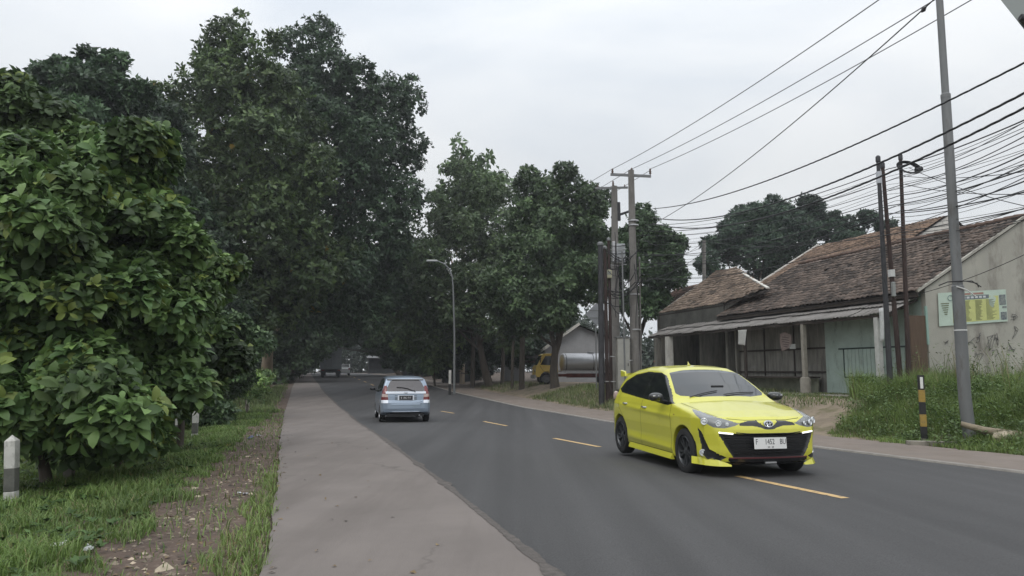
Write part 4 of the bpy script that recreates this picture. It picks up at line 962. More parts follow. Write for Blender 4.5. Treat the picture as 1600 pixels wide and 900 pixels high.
def scatter(n, x0, x1, y0, y1, test, py=1.7):
    y = y0+(y1-y0)*rng.random(n)**py; x = x0+(x1-x0)*rng.random(n)
    k = test(x, y); x = x[k]; y = y[k]; return np.stack([x, y, T(x, y)], 1)
def itp(P, y, off=0):
    ys = [p.y for p in P]; xs = [p.x for p in P]; return np.interp(y, ys, xs)+off
wob = lambda x, y: .16*np.sin(y*3.1)+.12*np.sin(y*7.7+x*5)+.08*np.sin(x*13+y*11)
tL = lambda x, y: (x < itp(pl, y)+wob(x, y)) | ((rng.random(len(x)) < .06) & (x < np.interp(y, Ey, E_SL)))
p1 = scatter(330000, -12, -1.2, 3.4, 34, lambda x, y: tL(x, y) & (x > -.62*y-2.2), 1.9)
near = np.clip(1-p1[:, 1]/40, .3, 1)
g1 = blades('grass', p1, (.06+.10*rng.random(len(p1)))*(.7+.6*(np.sin(p1[:, 0]*3)*np.cos(p1[:, 1]*2.4) > .1)), (.0022+.00035*p1[:, 1]), (.055, .095, .022), (.13, .19, .05), lean=.8)
tag(g1, 'green grass covering the left verge between the dirt track and the bushes', 'grass', kind='stuff')
p2 = scatter(70000, -6, -1.2, 3.4, 22, lambda x, y: (x > itp(pr, y, .02)+wob(x, y)*.5) & (x < np.interp(y, Ey, E_SL)-.02+.05*np.sin(y*9)), 1.3)
tag(blades('verge_grass', p2, (.05+.09*rng.random(len(p2))), (.0022+.0004*p2[:, 1]), (.065, .10, .025), (.15, .20, .06), lean=.7, dry=.10), 'strip of grass between the dirt track and the concrete shoulder', 'grass', kind='stuff')
# small broad-leaf weeds in the left grass
pw = scatter(1500, -10, -1.5, 3.6, 16, lambda x, y: (x < itp(pl, y)-.1) & (x > -.62*y-2), 1.5)
k = 7; Pi = np.repeat(pw+np.array([0, 0, .05]), k, 0); n_ = len(Pi); a = rng.random(n_)*6.28; D = np.stack([np.cos(a), np.sin(a), .35+.3*rng.random(n_)], 1); Nl = np.stack([-np.cos(a)*.4, -np.sin(a)*.4, np.ones(n_)], 1)
V_, F_, c_ = leaf_mesh(Pi, D, Nl, .06+.07*rng.random(n_), .03+.02*rng.random(n_), np.clip(np.array((.06, .11, .03))*rng.normal(1, .25, n_)[:, None], .01, 1))
tag(np_mesh('ground_weeds', V_, F_, LEAFN, cols=c_), 'low broad leaved weeds scattered through the left verge grass', 'weeds', kind='stuff')
# right mound: tall weeds and grass
def tR(x, y):
    d = x-np.interp(y, Ey, E_SR); edge = np.interp(y, [12, 16.5, 18.5, 20.5, 23.5], [.15, .15, .5, 3.2, 4.6]); return (d > edge+wob(x, y)*.8)
p3 = scatter(120000, 7, 21, 11.5, 23.6, lambda x, y: tR(x, y) & (x < .9*y+2), 1.0)
d3 = p3[:, 0]-np.interp(p3[:, 1], Ey, E_SR); hgt = (.14+.80*np.clip((d3-.5)/3.2, 0, 1)*(.55+.6*rng.random(len(p3))))*(.8+.35*np.sin(p3[:, 0]*1.9)*np.cos(p3[:, 1]*1.6))
tag(blades('mound_grass', p3, hgt, .0075, (.075, .115, .030), (.16, .22, .06), lean=.55, dry=.05), 'tall grass and weeds on the mound below the banner wall', 'grass', kind='stuff')
pw = scatter(2600, 8, 19, 12.5, 22.5, lambda x, y: tR(x, y), 1.0); k = 9
d4 = pw[:, 0]-np.interp(pw[:, 1], Ey, E_SR); pw[:, 2] += np.clip(d4*.16, .05, .55)
Pi = np.repeat(pw, k, 0); n_ = len(Pi); Pi = Pi+rng.normal(size=(n_, 3))*np.array([.10, .10, .07]); a = rng.random(n_)*6.28; D = np.stack([np.cos(a), np.sin(a), .1+.6*rng.random(n_)], 1); Nl = np.stack([-np.cos(a)*.4, -np.sin(a)*.4, np.ones(n_)], 1)
V_, F_, c_ = leaf_mesh(Pi, D, Nl, .07+.09*rng.random(n_), .035+.03*rng.random(n_), np.clip(np.array((.10, .16, .045))*rng.normal(1, .25, n_)[:, None], .01, 1))
tag(np_mesh('mound_weeds', V_, F_, LEAFN, cols=c_), 'broad leaved weeds growing through the grass of the right mound', 'weeds', kind='stuff')
# tall stalks and creepers climbing towards the banner wall
ps = scatter(1100, 11.5, 20, 17.0, 23.4, lambda x, y: (x-np.interp(y, Ey, E_SR) > 3.3) & (rng.random(len(x)) < .25+.5*(np.sin(x*2.3)*np.cos(y*1.9) > 0)), 1.0)
hs = .9+.9*rng.random(len(ps))**1.5
g7 = blades('tall_stalks', np.repeat(ps, 3, 0)+rng.normal(size=(len(ps)*3, 3))*np.array([.05, .05, 0]), np.repeat(hs, 3)*(.8+.3*rng.random(len(ps)*3)), .010, (.08, .11, .035), (.15, .18, .07), lean=.35, dry=.22)
tag(g7, 'tall thin weed stalks standing in front of the stained gable wall', 'weeds', kind='stuff')
k = 9; Pi = np.repeat(ps, k, 0); n_ = len(Pi); Pi = Pi+np.stack([rng.normal(0, .09, n_), rng.normal(0, .09, n_), np.repeat(hs, k)*rng.random(n_)**.7*.95], 1); a = rng.random(n_)*6.28; D = np.stack([np.cos(a), np.sin(a), rng.normal(.1, .4, n_)], 1); Nl = np.stack([-np.cos(a)*.4, -np.sin(a)*.4, np.ones(n_)], 1)
V_, F_, c_ = leaf_mesh(Pi, D, Nl, .07+.10*rng.random(n_), .03+.035*rng.random(n_), np.clip(np.array((.10, .15, .05))*rng.normal(1, .28, n_)[:, None], .01, 1))
tag(np_mesh('stalk_leaves', V_, F_, LEAFN, cols=c_), 'leaves of the tall weeds in front of the stained gable wall', 'weeds', kind='stuff')
# strip right of the shoulder around the pole cluster, thin grass in the yard
def tS(x, y):
    d = x-np.interp(y, Ey, E_SR); return ((d > .35+wob(x, y)) & (d < 4.2) & (y > 31) & (y < 44)) | ((d > .9) & (y > 26) & (y < 31) & (rng.random(len(x)) < .35)) | ((d > 2.2) & (d < 8) & (y > 20) & (y < 27.5) & (rng.random(len(x)) < .9) & (np.sin(x*1.3)*np.cos(y*.9) > -.6)) | ((d > .5) & (d < 3.5) & (y > 50) & (y < 58) & (rng.random(len(x)) < .3))
p5 = scatter(160000, -4, 16, 19, 58, tS, 1.0)
tag(blades('yard_grass', p5, (.06+.20*rng.random(len(p5))*(p5[:, 1] > 28)+.04), .010, (.055, .080, .028), (.12, .155, .055), lean=.6, dry=.12), 'patchy grass round the poles and in the sandy yard', 'grass', kind='stuff')
p6 = scatter(26000, -19, -8, 30, 62, lambda x, y: (x < np.interp(y, Ey, E_SL)-.6+wob(x, y)) & (x > np.interp(y, Ey, E_SL)-5), 1.0)
tag(blades('far_grass', p6, .10+.25*rng.random(len(p6)), .014, (.06, .09, .03), (.13, .17, .06), lean=.5, dry=.05), 'grassy bank at the foot of the pale leaning trunk', 'grass', kind='stuff')
# ================================================================ BUILDINGS
def on_plane(u, v, p, n):
    r = ray(u, v); o = Vector((0, 0, CAMH)); t = (Vector(p)-o).dot(Vector(n))/r.dot(Vector(n)); return o+r*t
e1 = Vector((-.279, .9603, 0)); e2 = Vector((.9603, .279, 0))
corner = at(1445, 447, 23.0); YARD = .35
HB = Matrix(((-e1.x, e2.x, 0, corner.x), (-e1.y, e2.y, 0, corner.y), (0, 0, 1, 0), (0, 0, 0, 1)))   # local -> world
HBi = HB.inverted(); hrot = math.atan2(-e1.y, -e1.x)
def lfac(u, v, b=0): return HBi @ on_plane(u, v, HB @ Vector((0, b, 0)), e2)     # on a plane parallel to the facade
def lgab(u, v, x=0): return HBi @ on_plane(u, v, HB @ Vector((x, 0, 0)), e1)     # on a plane parallel to the gable
def lslope(u, v, p, n): return HBi @ on_plane(u, v, HB @ Vector(p), HB.to_3x3() @ Vector(n))
TILE = mat('roof_tile', (.9, .9, .9), .9, attr=True, var=.25, vs=5, bump=.004, bs=60)
UNDER = mat('roof_underlay', (.03, .024, .02), .95)
WOODD = mat('dark_wood', (.045, .035, .028), .85, var=.3, vs=6, stretch=(1, 1, .2), bump=.004, bs=40)
PLAST = mat('stained_plaster', (.40, .385, .335), .92, var=.12, vs=.9, bump=.006, bs=30, dirt=((.20, .18, .155), 1.6, .50, .70, (1, 1, .45)))
PLW = mat('white_plaster', (.62, .60, .55), .9, var=.12, vs=2, dirt=((.25, .23, .2), 2.5, .55, .75, (1, 1, .5)))
GRNP = mat('pale_green_board', (.36, .44, .39), .75, var=.12, vs=2, dirt=((.18, .21, .18), 3, .55, .75, (1, 1, .4)))
GREYB = mat('weathered_boards', (.20, .19, .165), .9, var=.35, vs=2.5, stretch=(3, 3, .5), bump=.004, bs=30)
COLC = mat('old_concrete', (.27, .25, .21), .92, var=.2, vs=4, bump=.006, bs=40, dirt=((.13, .12, .10), 3, .52, .7, (1, 1, .5)))
ASB = mat('asbestos_sheet', (.22, .205, .19), .9, var=.18, vs=2.0, bump=.003, bs=50, dirt=((.10, .09, .08), 2.4, .52, .68, (1, 1, 1)))
def tiles(parent, P0, U, W, clip=None, tw=.235, tl=.27, colA=(.105, .080, .066), colB=(.19, .145, .118), dark=(.05, .042, .036), jit=1.0, name='roof_tiles', moss=.45, seed=1):
    """P0 eave start, U vector along the eave, W vector up the slope (local coords)"""
    P0, U, W = Vector(P0), Vector(U), Vector(W); r = np.random.default_rng(seed)
    nu = int(U.length/tw); nv = int(W.length/tl); u = U.normalized(); w_ = W.normalized(); n = u.cross(w_); n = n if n.z > 0 else -n
    V = []; F = []; cs = []
    sag = lambda a, b: -.05*math.sin(math.pi*a/nu)*math.sin(math.pi*b/nv)-.025*math.sin(a*.9+b*.3)*.6
    for b in range(nv):
        for a in range(nu):
            if clip and not clip((a+.5)/nu, (b+.5)/nv): continue
            if r.random() < .004: continue
            o = P0+u*(a*tw+r.normal(0, .008*jit))+w_*(b*tl+r.normal(0, .012*jit))+n*(sag(a, b)+.03+r.normal(0, .005*jit)); sk = r.normal(0, .035*jit)
            k = len(V); prof = [(0, .012), (.18, .040), (.42, .030), (.70, .0), (1.04, .018)]
            for t, row in ((0, 0), (1, 1)):
                for (s, h) in prof:
                    V.append(o+u*(s*tw)+w_*(t*tl*1.12+sk*(s-.5)*.3)+n*(h+(.034 if t == 0 else 0)))
            for (s, h) in prof: V.append(o+u*(s*tw)+w_*(sk*(s-.5)*.3)+n*(h+.016))
            for i in range(4): F.append((k+i, k+i+1, k+6+i, k+5+i)); F.append((k+10+i, k+11+i, k+1+i, k+i))
            f = r.random(); base = np.array(colA)*(1-f)+np.array(colB)*f
            patch = .5+.5*math.sin(a*.37+1.3*math.sin(b*.5))*math.cos(b*.45+a*.11)
            if r.random() < moss*patch*1.6: base = base*.35+np.array(dark)*.65
            base = base*(.8+.35*(1-patch))*r.normal(1, .12)
            cs += [np.clip(base, .01, 1)]*15
    return np_mesh(name, [tuple(v) for v in V], np.array(F), TILE, parent, cols=np.array(cs))
# ---------------------------------------------------------------- the big house with the banner wall
house = empty('tiled_house', HB.translation, hrot, label='long low house with brown tiled roof, stained gable wall and lean-to porch', cat='house')
LEN = 10.9; eave = corner.z
rg = lgab(1600, 339); RB, RZ = rg.y, rg.z                  # ridge position seen at the frame edge
lv = lfac(1132, 490); LEN = -lv.x
m = MB(); m.add([(0, 0, 0), (0, 2*RB, 0), (0, 2*RB, eave), (0, RB, RZ-.06), (0, 0, eave), (-.18, 0, 0), (-.18, 2*RB, 0), (-.18, 2*RB, eave), (-.18, RB, RZ-.06), (-.18, 0, eave)], [(0, 1, 2, 3, 4), (5, 9, 8, 7, 6), (0, 5, 6, 1), (1, 6, 7, 2), (2, 7, 8, 3), (3, 8, 9, 4), (4, 9, 5, 0)])
gw = m.build('gable_wall', PLAST, house)
m = MB(); m.add([(-LEN, 0, 0), (-LEN, 2*RB, 0), (-LEN, 2*RB, eave), (-LEN, RB, RZ-.06), (-LEN, 0, eave), (-LEN+.18, 0, 0), (-LEN+.18, 2*RB, 0), (-LEN+.18, 2*RB, eave), (-LEN+.18, RB, RZ-.06), (-LEN+.18, 0, eave)], [(0, 1, 2, 3, 4), (5, 9, 8, 7, 6), (0, 5, 6, 1), (1, 6, 7, 2), (2, 7, 8, 3), (3, 8, 9, 4), (4, 9, 5, 0)]); m.build('gable_wall', GREYB, house)
MB().box((-LEN/2, 2*RB-.1, eave/2), (LEN-.4, .18, eave)).build('back_wall', PLAST, house)
sl = math.atan2(RZ-eave, RB); slv = Vector((0, math.cos(sl), math.sin(sl)))
roof = empty('roof'); roof.parent = house
ov = .42
m = MB(); 
for s in (0, 1):
    y0, y1 = (-ov*math.cos(sl), RB) if s == 0 else (2*RB+ov*math.cos(sl), RB); z0 = eave-ov*math.sin(sl)
    m.add([(-LEN-.1, y0, z0), (.06, y0, z0), (.06, y1, RZ), (-LEN-.1, y1, RZ), (-LEN-.1, y0, z0-.06), (.06, y0, z0-.06), (.06, y1, RZ-.06), (-LEN-.1, y1, RZ-.06)], [(0, 1, 2, 3), (4, 7, 6, 5), (0, 4, 5, 1), (1, 5, 6, 2), (3, 2, 6, 7), (0, 3, 7, 4)])
m.build('roof_deck', UNDER, roof)
W = slv*((RB+ov*math.cos(sl))/math.cos(sl)); tiles(roof, (-LEN-.12, -ov*math.cos(sl), eave-ov*math.sin(sl)), (LEN+.2, 0, 0), W)
tiles(roof, (.06, 2*RB+ov*math.cos(sl), eave-ov*math.sin(sl)), (-(LEN+.2), 0, 0), Vector((0, -W.y, W.z)), seed=5)
m = MB()
for k in range(int((LEN+.2)/.36)):
    x = .06-k*.36; m.tube([(x, RB, RZ+.03+rnd.uniform(-.01, .015)), (x-.40, RB+rnd.uniform(-.02, .02), RZ+.05)], [.085, .10], 8)
m.build('ridge_tiles', mat('ridge_tile', (.13, .085, .065), .9, var=.3, vs=3), roof, smooth=True)
m = MB(); m.beam((.04, -ov*math.cos(sl), eave-ov*math.sin(sl)+.03), (.04, RB, RZ+.02), .09, .07); m.build('verge_board', PLAST, roof)
MB().beam((-LEN-.1, -ov*math.cos(sl)+.03, eave-ov*math.sin(sl)-.07), (.04, -ov*math.cos(sl)+.03, eave-ov*math.sin(sl)-.07), .04, .14).build('eave_board', WOODD, roof)
# facade panels behind the porch (b = 0 plane)
def fpanel(x0, x1, z0, z1, mt, name, y=0.0, th=.08, par=house, bevel=0):
    return MB().box(((x0+x1)/2, y, (z0+z1)/2), (abs(x1-x0), th, z1-z0)).build(name, mt, par, bevel=bevel)
fx0 = lfac(1290, 560).x; fx1 = lfac(1150, 560).x
fpanel(-.2, fx0, .1, eave-.05, GRNP, 'green_wall', .05)
DKG = mat('dark_green_trim', (.03, .05, .045), .7)
w1 = lfac(1318, 530).x; w2 = lfac(1420, 530).x
zt, zm, zb = lfac(1370, 543).z, lfac(1370, 590).z, 0
sh = MB()
for (a, b_) in ((w1, w2),):
    sh.box(((a+b_)/2, -.01, zt), (abs(b_-a)+.5, .05, .05)); sh.box(((a+b_)/2, -.01, zm), (abs(b_-a), .05, .04)); sh.box((a, -.01, (zt+zm)/2), (.04, .05, zt-zm)); sh.box((b_, -.01, (zt+zm)/2), (.04, .05, zt-zm))
sh.build('shutter_frame', DKG, house)
m = MB()
n = 16
for k in range(n):
    x = w1+(w2-w1)*(k+.5)/n; m.box((x, .0, (zt+zm)/2), (abs(w2-w1)/n*.9, .035, abs(zt-zm)-.06))
m.build('shutter_boards', GRNP, house)
fpanel(fx0-.02, fx1, .1, eave-.05, GREYB, 'plank_wall', .25)
m = MB()
for k in range(3):
    x = fx0-.1+(fx1-fx0)*k/3; m.box((x, .19, 1.7), (.05, .04, 2.6))
m.box(((fx0+fx1)/2, .17, 1.15), (abs(fx1-fx0), .05, .07)); m.box(((fx0+fx1)/2, .17, 2.05), (abs(fx1-fx0), .05, .07)); m.build('plank_battens', WOODD, house)
# counter / bench in front of planks
MB().box(((fx0+fx1)/2-.1, -.35, .95), (abs(fx1-fx0)*.9, .8, .06)).build('counter_top', WOODD, house)
MB().box(((fx0+fx1)/2-.1, -.05, .62), (abs(fx1-fx0)*.9, .06, .62)).build('counter_front', mat('mossy_board', (.22, .23, .17), .9, var=.3, vs=3), house)
fpanel(fx1-.02, -LEN-5.4, .1, eave-.3, mat('shade_dark_wall', (.085, .085, .075), .95, var=.4, vs=1.5), 'dark_back_wall', 1.6, .12)  # shade of the porch interior is put into the dark wall colour
fpanel(fx1-.05, fx1+.05, .1, eave-.1, GREYB, 'partition', .8, 1.6)
fpanel(-LEN-2.3, -LEN-2.2, .1, eave-.3, GREYB, 'partition', .8, 1.6)
fpanel(-LEN-5.4, -LEN-5.3, .1, eave-.3, GREYB, 'partition', .8, 1.7)
MB().box((-8.3, 1.5, YARD-.12), (17, 7.4, .3)).build('floor_slab', COLC, house, bevel=.01)
# brown board at the corner and thin green post
MB().box((-.03, -.36, 1.6), (.05, .62, 2.6)).build('brown_board', mat('brown_board', (.105, .068, .045), .85, var=.2, vs=4, stretch=(4, 4, .4)), house)
MB().box((.0, -.02, 2.6), (.06, .07, 1.2)).build('green_post', mat('mint_post', (.28, .42, .36), .7), house)
# ---- porch awning of corrugated sheets
aw = lambda u, v: HBi @ at(u, v, 21.0)
FB = min(np.arange(-4, -.5, .02), key=lambda b: abs(lfac(1392, 488, b).x+.15)); FB = float(FB); A = lfac(1392, 488, FB); FZ = A.z
ax0 = A.x; ax1 = lfac(1012, 520, FB).x
WZ = lfac(1440, 462).z-.05
porch = empty('porch_roof'); porch.parent = house
def sheet(x0, x1, y0, z0, y1, z1, dz):
    nn = max(2, int(abs(x1-x0)/.045)); V = []; F = []
    for i in range(nn+1):
        x = x0+(x1-x0)*i/nn; h = .017*math.sin(x*2*math.pi/.18)
        V += [(x, y0, z0+h+dz), (x, y0*.5+y1*.5, (z0+z1)/2+h+dz-.015), (x, y1, z1+h+dz), (x, y0, z0+h+dz-.012)]
    for i in range(nn): F += [(i*4, i*4+4, i*4+5, i*4+1), (i*4+1, i*4+5, i*4+6, i*4+2), (i*4, i*4+3, i*4+7, i*4+4)]
    return V, F
V = []; F = []; x = ax0; i = 0
while x > ax1:
    wd = min(.98, x-ax1+.05); s = rnd.uniform(-.06, .05); t = rnd.uniform(-.012, .012)
    v, f = sheet(x, x-wd, FB+s, FZ+t, FB*.35, (FZ*.35+WZ*.65)+t, .0 if i % 2 else .022); b = len(V); V += v; F += [tuple(q+b for q in k) for k in f]
    v, f = sheet(x, x-wd, FB*.5+s*.5, FZ*.5+WZ*.5+.03+t, .12, WZ+.03, .03 if i % 2 else .05); b = len(V); V += v; F += [tuple(q+b for q in k) for k in f]
    x -= .92; i += 1
np_mesh('awning_sheets', V, np.array(F), ASB, porch, smooth=True)
m = MB(); m.beam((ax0+.02, FB+.1, FZ-.07), (ax1, FB+.1, FZ-.07), .07, .10); m.beam((ax0, FB*.5, (FZ+WZ)/2-.08), (ax1, FB*.5, (FZ+WZ)/2-.08), .06, .09)
xx = ax0-.2
while xx > ax1: m.beam((xx, FB+.05, FZ-.03), (xx, .05, WZ-.05), .05, .07); xx -= 1.2
m.build('awning_beams', WOODD, porch)
def column(u, name, mt, mt2=None, wd=.15, ped=(.34, .62)):
    x = lfac(u, 560, FB+.12).x; c = MB().box((x, FB+.12, (YARD+FZ)/2-.05), (wd, wd, FZ-YARD-.12)).build(name, mt, house, bevel=.01)
    if ped: MB().lathe([(ped[0]*.56, YARD-.3), (ped[0]*.56, YARD+ped[1]-.12), (ped[0]*.5, YARD+ped[1]-.03), (ped[0]*.32, YARD+ped[1])], 4 if ped[0] > .4 else 12, Matrix.Translation((x, FB+.12, 0)) @ Matrix.Rotation(R(45), 4, 'Z')).build('pedestal', mt2 or COLC, c, smooth=ped[0] <= .4)
    return x
column(1257, 'column', COLC); column(1374, 'column', mat('whitewash', (.5, .5, .47), .9, var=.2, vs=3), COLC, .17, (.50, .55)); column(1046, 'column', PLW, None, .30, None); column(1028, 'column', GREYB, None, .28, None)
column(1165, 'column', WOODD, None, .10, None)
# cloths and faded board hanging in the porch
def cloth(name, lab, cat, pts, b, col, n=9, fold=.03):
    mt = mat(name+'_cloth%.2f' % col[0], col, .9, var=.15, vs=5)
    q = [lfac(u, v, b) for u, v in pts]; V = []; F = []
    for i in range(n+1):
        for j in range(n+1):
            s, t = i/n, j/n; p = (q[0].lerp(q[1], s)).lerp(q[3].lerp(q[2], s), t); p = HB @ (p+Vector((0, fold*math.sin(s*9+t*2), 0))); V.append(tuple(p))
    for i in range(n):
        for j in range(n): a = i*(n+1)+j; F.append((a, a+1, a+n+2, a+n+1))
    o = np_mesh(name, V, np.array(F), mt, smooth=True); md = o.modifiers.new('s', 'SOLIDIFY'); md.thickness = .008
    return tag(o, lab, cat)
cloth('hanging_cloth', 'small white cloth hanging under the porch edge between two dark bays', 'cloth', [(1153, 516), (1166, 515), (1165, 540), (1152, 538)], FB+.03, (.48, .48, .45))
cloth('hanging_cloth', 'narrow white banner strip hanging beside the right porch column', 'cloth', [(1373, 482), (1381, 481), (1382, 532), (1375, 537)], FB-.08, (.62, .63, .62))
fb = empty('faded_board', HB @ lfac(1228, 533, FB+.5), hrot, 'faded pinkish board with worn lettering hanging askew under the porch', 'sign')
q = [(-.33, .0), (-.30, .27), (.0, .34), (.36, .20), (.33, -.20), (.05, -.30), (-.22, -.36)]
MB().prism([(x*1.05, z*1.05) for x, z in q], .03, Matrix.Rotation(R(90), 4, 'X')).build('board', mat('faded_sign', (.24, .185, .165), .85, var=.2, vs=7), fb)
m = MB()
for i, (z, w_) in enumerate(((.14, .40), (.05, .46), (-.04, .42), (-.13, .34), (-.21, .24))): m.box((.02, -.036, z), (w_, .004, .03), ry=R(8))
m.build('worn_lettering', mat('worn_ink', (.10, .075, .07), .9, var=.5, vs=30), fb)
MB().box((.42, -.02, -.22), (.34, .02, .18)).build('paper_notice', mat('old_paper', (.33, .33, .31), .8), fb)
# ---- banner on the gable wall
bc = [lgab(1465, 458, .03), lgab(1571, 452, .03), lgab(1574, 502, .03), lgab(1467, 510, .03)]
ban = empty('banner', HB @ bc[3], hrot, 'pale green and yellow printed banner of listed services nailed to the gable wall', 'banner')
def bq(s, t, dx=.0):
    p = (bc[3].lerp(bc[2], s)).lerp(bc[0].lerp(bc[1], s), t)-bc[3]; return Vector((.012+dx+.006*math.sin(s*14)*math.sin(t*3.1), p.y, p.z))
def bpatch(name, rects, mt, dx, par=ban):
    V = []; F = []
    for (s0, t0, s1, t1) in rects:
        ns = max(1, int((s1-s0)*24)); b = len(V)
        for i in range(ns+1):
            s = s0+(s1-s0)*i/ns; V += [bq(s, t0, dx), bq(s, t1, dx)]
        F += [(b+2*i, b+2*i+2, b+2*i+3, b+2*i+1) for i in range(ns)]
    return np_mesh(name, [tuple(v) for v in V], np.array(F), mt, par)
sh_ = bpatch('banner_sheet', [(0, 0, 1, 1)], mat('banner_green', (.50, .60, .51), .6, var=.08, vs=4), 0)
bpatch('yellow_panel', [(.20, .07, .88, .74), (.74, .74, .88, .82)], mat('banner_yellow', (.56, .58, .22), .6, var=.08, vs=5), .003)
bpatch('photo_panel', [(.89, .52, .985, .84), (.90, .06, .99, .30), (.93, .42, .99, .48)], mat('banner_photo', (.05, .075, .11), .5, col2=(.30, .32, .28), vs=14), .006)
bpatch('header_strip', [(.20, .75, .74, .87)], mat('banner_header', (.16, .19, .20), .6), .003)
bpatch('red_header', [(.28, .89, .47, .95), (.50, .89, .66, .95)], mat('banner_red', (.36, .20, .16), .6), .003)
inkm = mat('banner_ink', (.14, .15, .07), .7); rects = []
for ci, (s0, s1) in enumerate(((.215, .30), (.37, .47), (.53, .635), (.69, .85))):
    for k in range(19):
        t = .70-k*.033; rects.append((s0, t, s0+(s1-s0)*rnd.uniform(.5, 1), t+.014))
for k in range(6):
    rects.append((.03+.01*k, .66-k*.065, .15-.006*k, .685-k*.065))
bpatch('printed_lines', rects, inkm, .007)
rects = [(.23+.06*k, .78, .27+.06*k, .84) for k in range(8)]; bpatch('header_letters', rects, mat('banner_letters', (.6, .62, .62), .6), .007)
m = MB(); m.tube([bq(.17+.035*math.cos(t), .83+.08*math.sin(t), .01) for t in np.linspace(0, 2*math.pi, 17)], .008, 5, cap=False); m.build('round_crest', mat('crest', (.12, .2, .2), .6), ban)
# graffiti on the wall
g_ = empty('graffiti', HB @ lgab(1525, 545, .02), hrot, 'black scrawled spray lines on the gable wall under the banner', 'graffiti')
m = MB()
for (u, v, s) in ((1500, 530, 8), (1518, 540, 14), (1530, 528, 9), (1546, 536, 14), (1560, 530, 10), (1578, 540, 14), (1590, 520, 12), (1585, 500, 10), (1478, 535, 6), (1555, 555, 10), (1530, 560, 10)):
    P = []; 
    for k in range(7):
        p = lgab(u+rnd.uniform(-s, s)*.7, v+rnd.uniform(-s, s), .02)-lgab(1525, 545, .02); p.x = .0; P.append(p)
    Q = []
    for a, b in zip(P[:-1], P[1:]): Q += [a, a.lerp(b, .5)+Vector((0, rnd.uniform(-.03, .03), rnd.uniform(-.03, .03)))]
    m = MB(); m.tube(Q, .0075, 4); m.build('spray_line', mat('spray_ink', (.10, .10, .095), .8), g_)
# ---------------------------------------------------------------- second, lower house with the lighter roof
h2 = empty('low_house', HB @ Vector((-LEN-.2, 0, 0)), hrot, 'smaller house at the left end with a pale brick brown tiled roof', 'house'); off = Vector((-LEN-.2, 0, 0))
pl1 = lfac(1030, 491); rl = lgab(1120, 426, pl1.x); rr2 = lfac(1150, 422, rl.y)
nrm = (rl-pl1).cross(Vector((1, 0, 0))).normalized(); er = Vector((-LEN-.1, pl1.y, pl1.z)); hp = lslope(1200, 452, pl1, nrm)
P = [pl1-off, er-off, hp-off, rr2-off, rl-off]
m = MB(); k = len(P); m.add([p-Vector((0, 0, .03)) for p in P]+[p-Vector((0, 0, .10)) for p in P], [list(range(k)), list(range(k, 2*k))[::-1]]+[[i, (i+1) % k, k+(i+1) % k, k+i] for i in range(k)]); 
h2r = m.build('roof', UNDER, h2)
U = Vector((max(hp.x, er.x)-pl1.x, 0, 0)); W = (rl-pl1)
def clip2(a, b):
    x = pl1.x+U.x*a; 
    lim = np.interp(b, [0, (hp.z-pl1.z)/(rl.z-pl1.z), 1], [er.x, hp.x, rr2.x]); return x < lim+.05
tiles(h2r, pl1-off, U, W, clip2, colA=(.17, .125, .095), colB=(.31, .235, .175), moss=.15, jit=1.3, seed=3)
ml = Vector((pl1.x, 2*rl.y, pl1.z))-off
tiles(h2r, Vector((rr2.x, 2*rl.y, pl1.z))-off, (pl1.x-rr2.x, 0, 0), Vector((0, -rl.y, rl.z-pl1.z)), colA=(.17, .125, .095), colB=(.31, .235, .175), seed=9)
MB().beam(pl1-off+Vector((-.02, 0, .05)), rl-off+Vector((-.02, 0, .05)), .14, .06).build('verge_board', GREYB, h2r)
MB().beam(rr2-off+Vector((0, 0, .05)), hp-off+Vector((0, 0, .06)), .14, .05).build('verge_board', PLW, h2r); MB().beam(rl-off+Vector((0, 0, .06)), rr2-off+Vector((0, 0, .06)), .18, .10).build('ridge_tiles', mat('ridge_tile', (.13, .085, .065)), h2r)
MB().box(((pl1.x+er.x)/2-off.x, .05, (WZ+pl1.z)/2-.05), (abs(er.x-pl1.x), .10, max(.12, pl1.z-WZ+.25))).build('front_wall', mat('shade_dark_wall', (.05, .048, .045)), h2)  # shadow band below the eave, put into the wall colour
m = MB(); x = pl1.x-off.x+.05; m.add([(x, 0, 0), (x, 2*rl.y, 0), (x, 2*rl.y, pl1.z-.1), (x, rl.y, rl.z-.12), (x, 0, pl1.z-.1), (x+.15, 0, 0), (x+.15, 2*rl.y, 0), (x+.15, 2*rl.y, pl1.z-.1), (x+.15, rl.y, rl.z-.12), (x+.15, 0, pl1.z-.1)], [(0, 1, 2, 3, 4), (5, 9, 8, 7, 6), (0, 5, 6, 1), (1, 6, 7, 2), (2, 7, 8, 3), (3, 8, 9, 4), (4, 9, 5, 0)]); m.build('gable_wall', GREYB, h2)
# ---------------------------------------------------------------- house behind with orange roof
bb0 = 15.0; q0 = lfac(1280, 379, bb0); q1 = lfac(1482, 343, bb0)
h3 = empty('rear_house', HB @ Vector((q0.x, bb0, 0)), hrot, 'house behind with an orange brown tiled roof and a white gable edge', 'house')
o3 = Vector((q0.x, bb0, 0)); rl3 = q0-o3; ln = q1.x-q0.x; zz3 = (q0.z+q1.z)/2; dz3 = q1.z-q0.z
Wd = Vector((0, 5, 2.9)); 
MB().add([(0, 0, zz3), (ln, 0, zz3), (ln, -5, zz3-2.9), (0, -5, zz3-2.9), (0, 5, zz3-2.9), (ln, 5, zz3-2.9)], [(0, 3, 2, 1), (0, 1, 5, 4)]).build('roof', UNDER, h3)
tiles(h3, (0, -5, zz3-2.9), (ln, 0, 0), Wd, colA=(.22, .145, .10), colB=(.34, .235, .165), dark=(.12, .08, .06), moss=.2, seed=4)
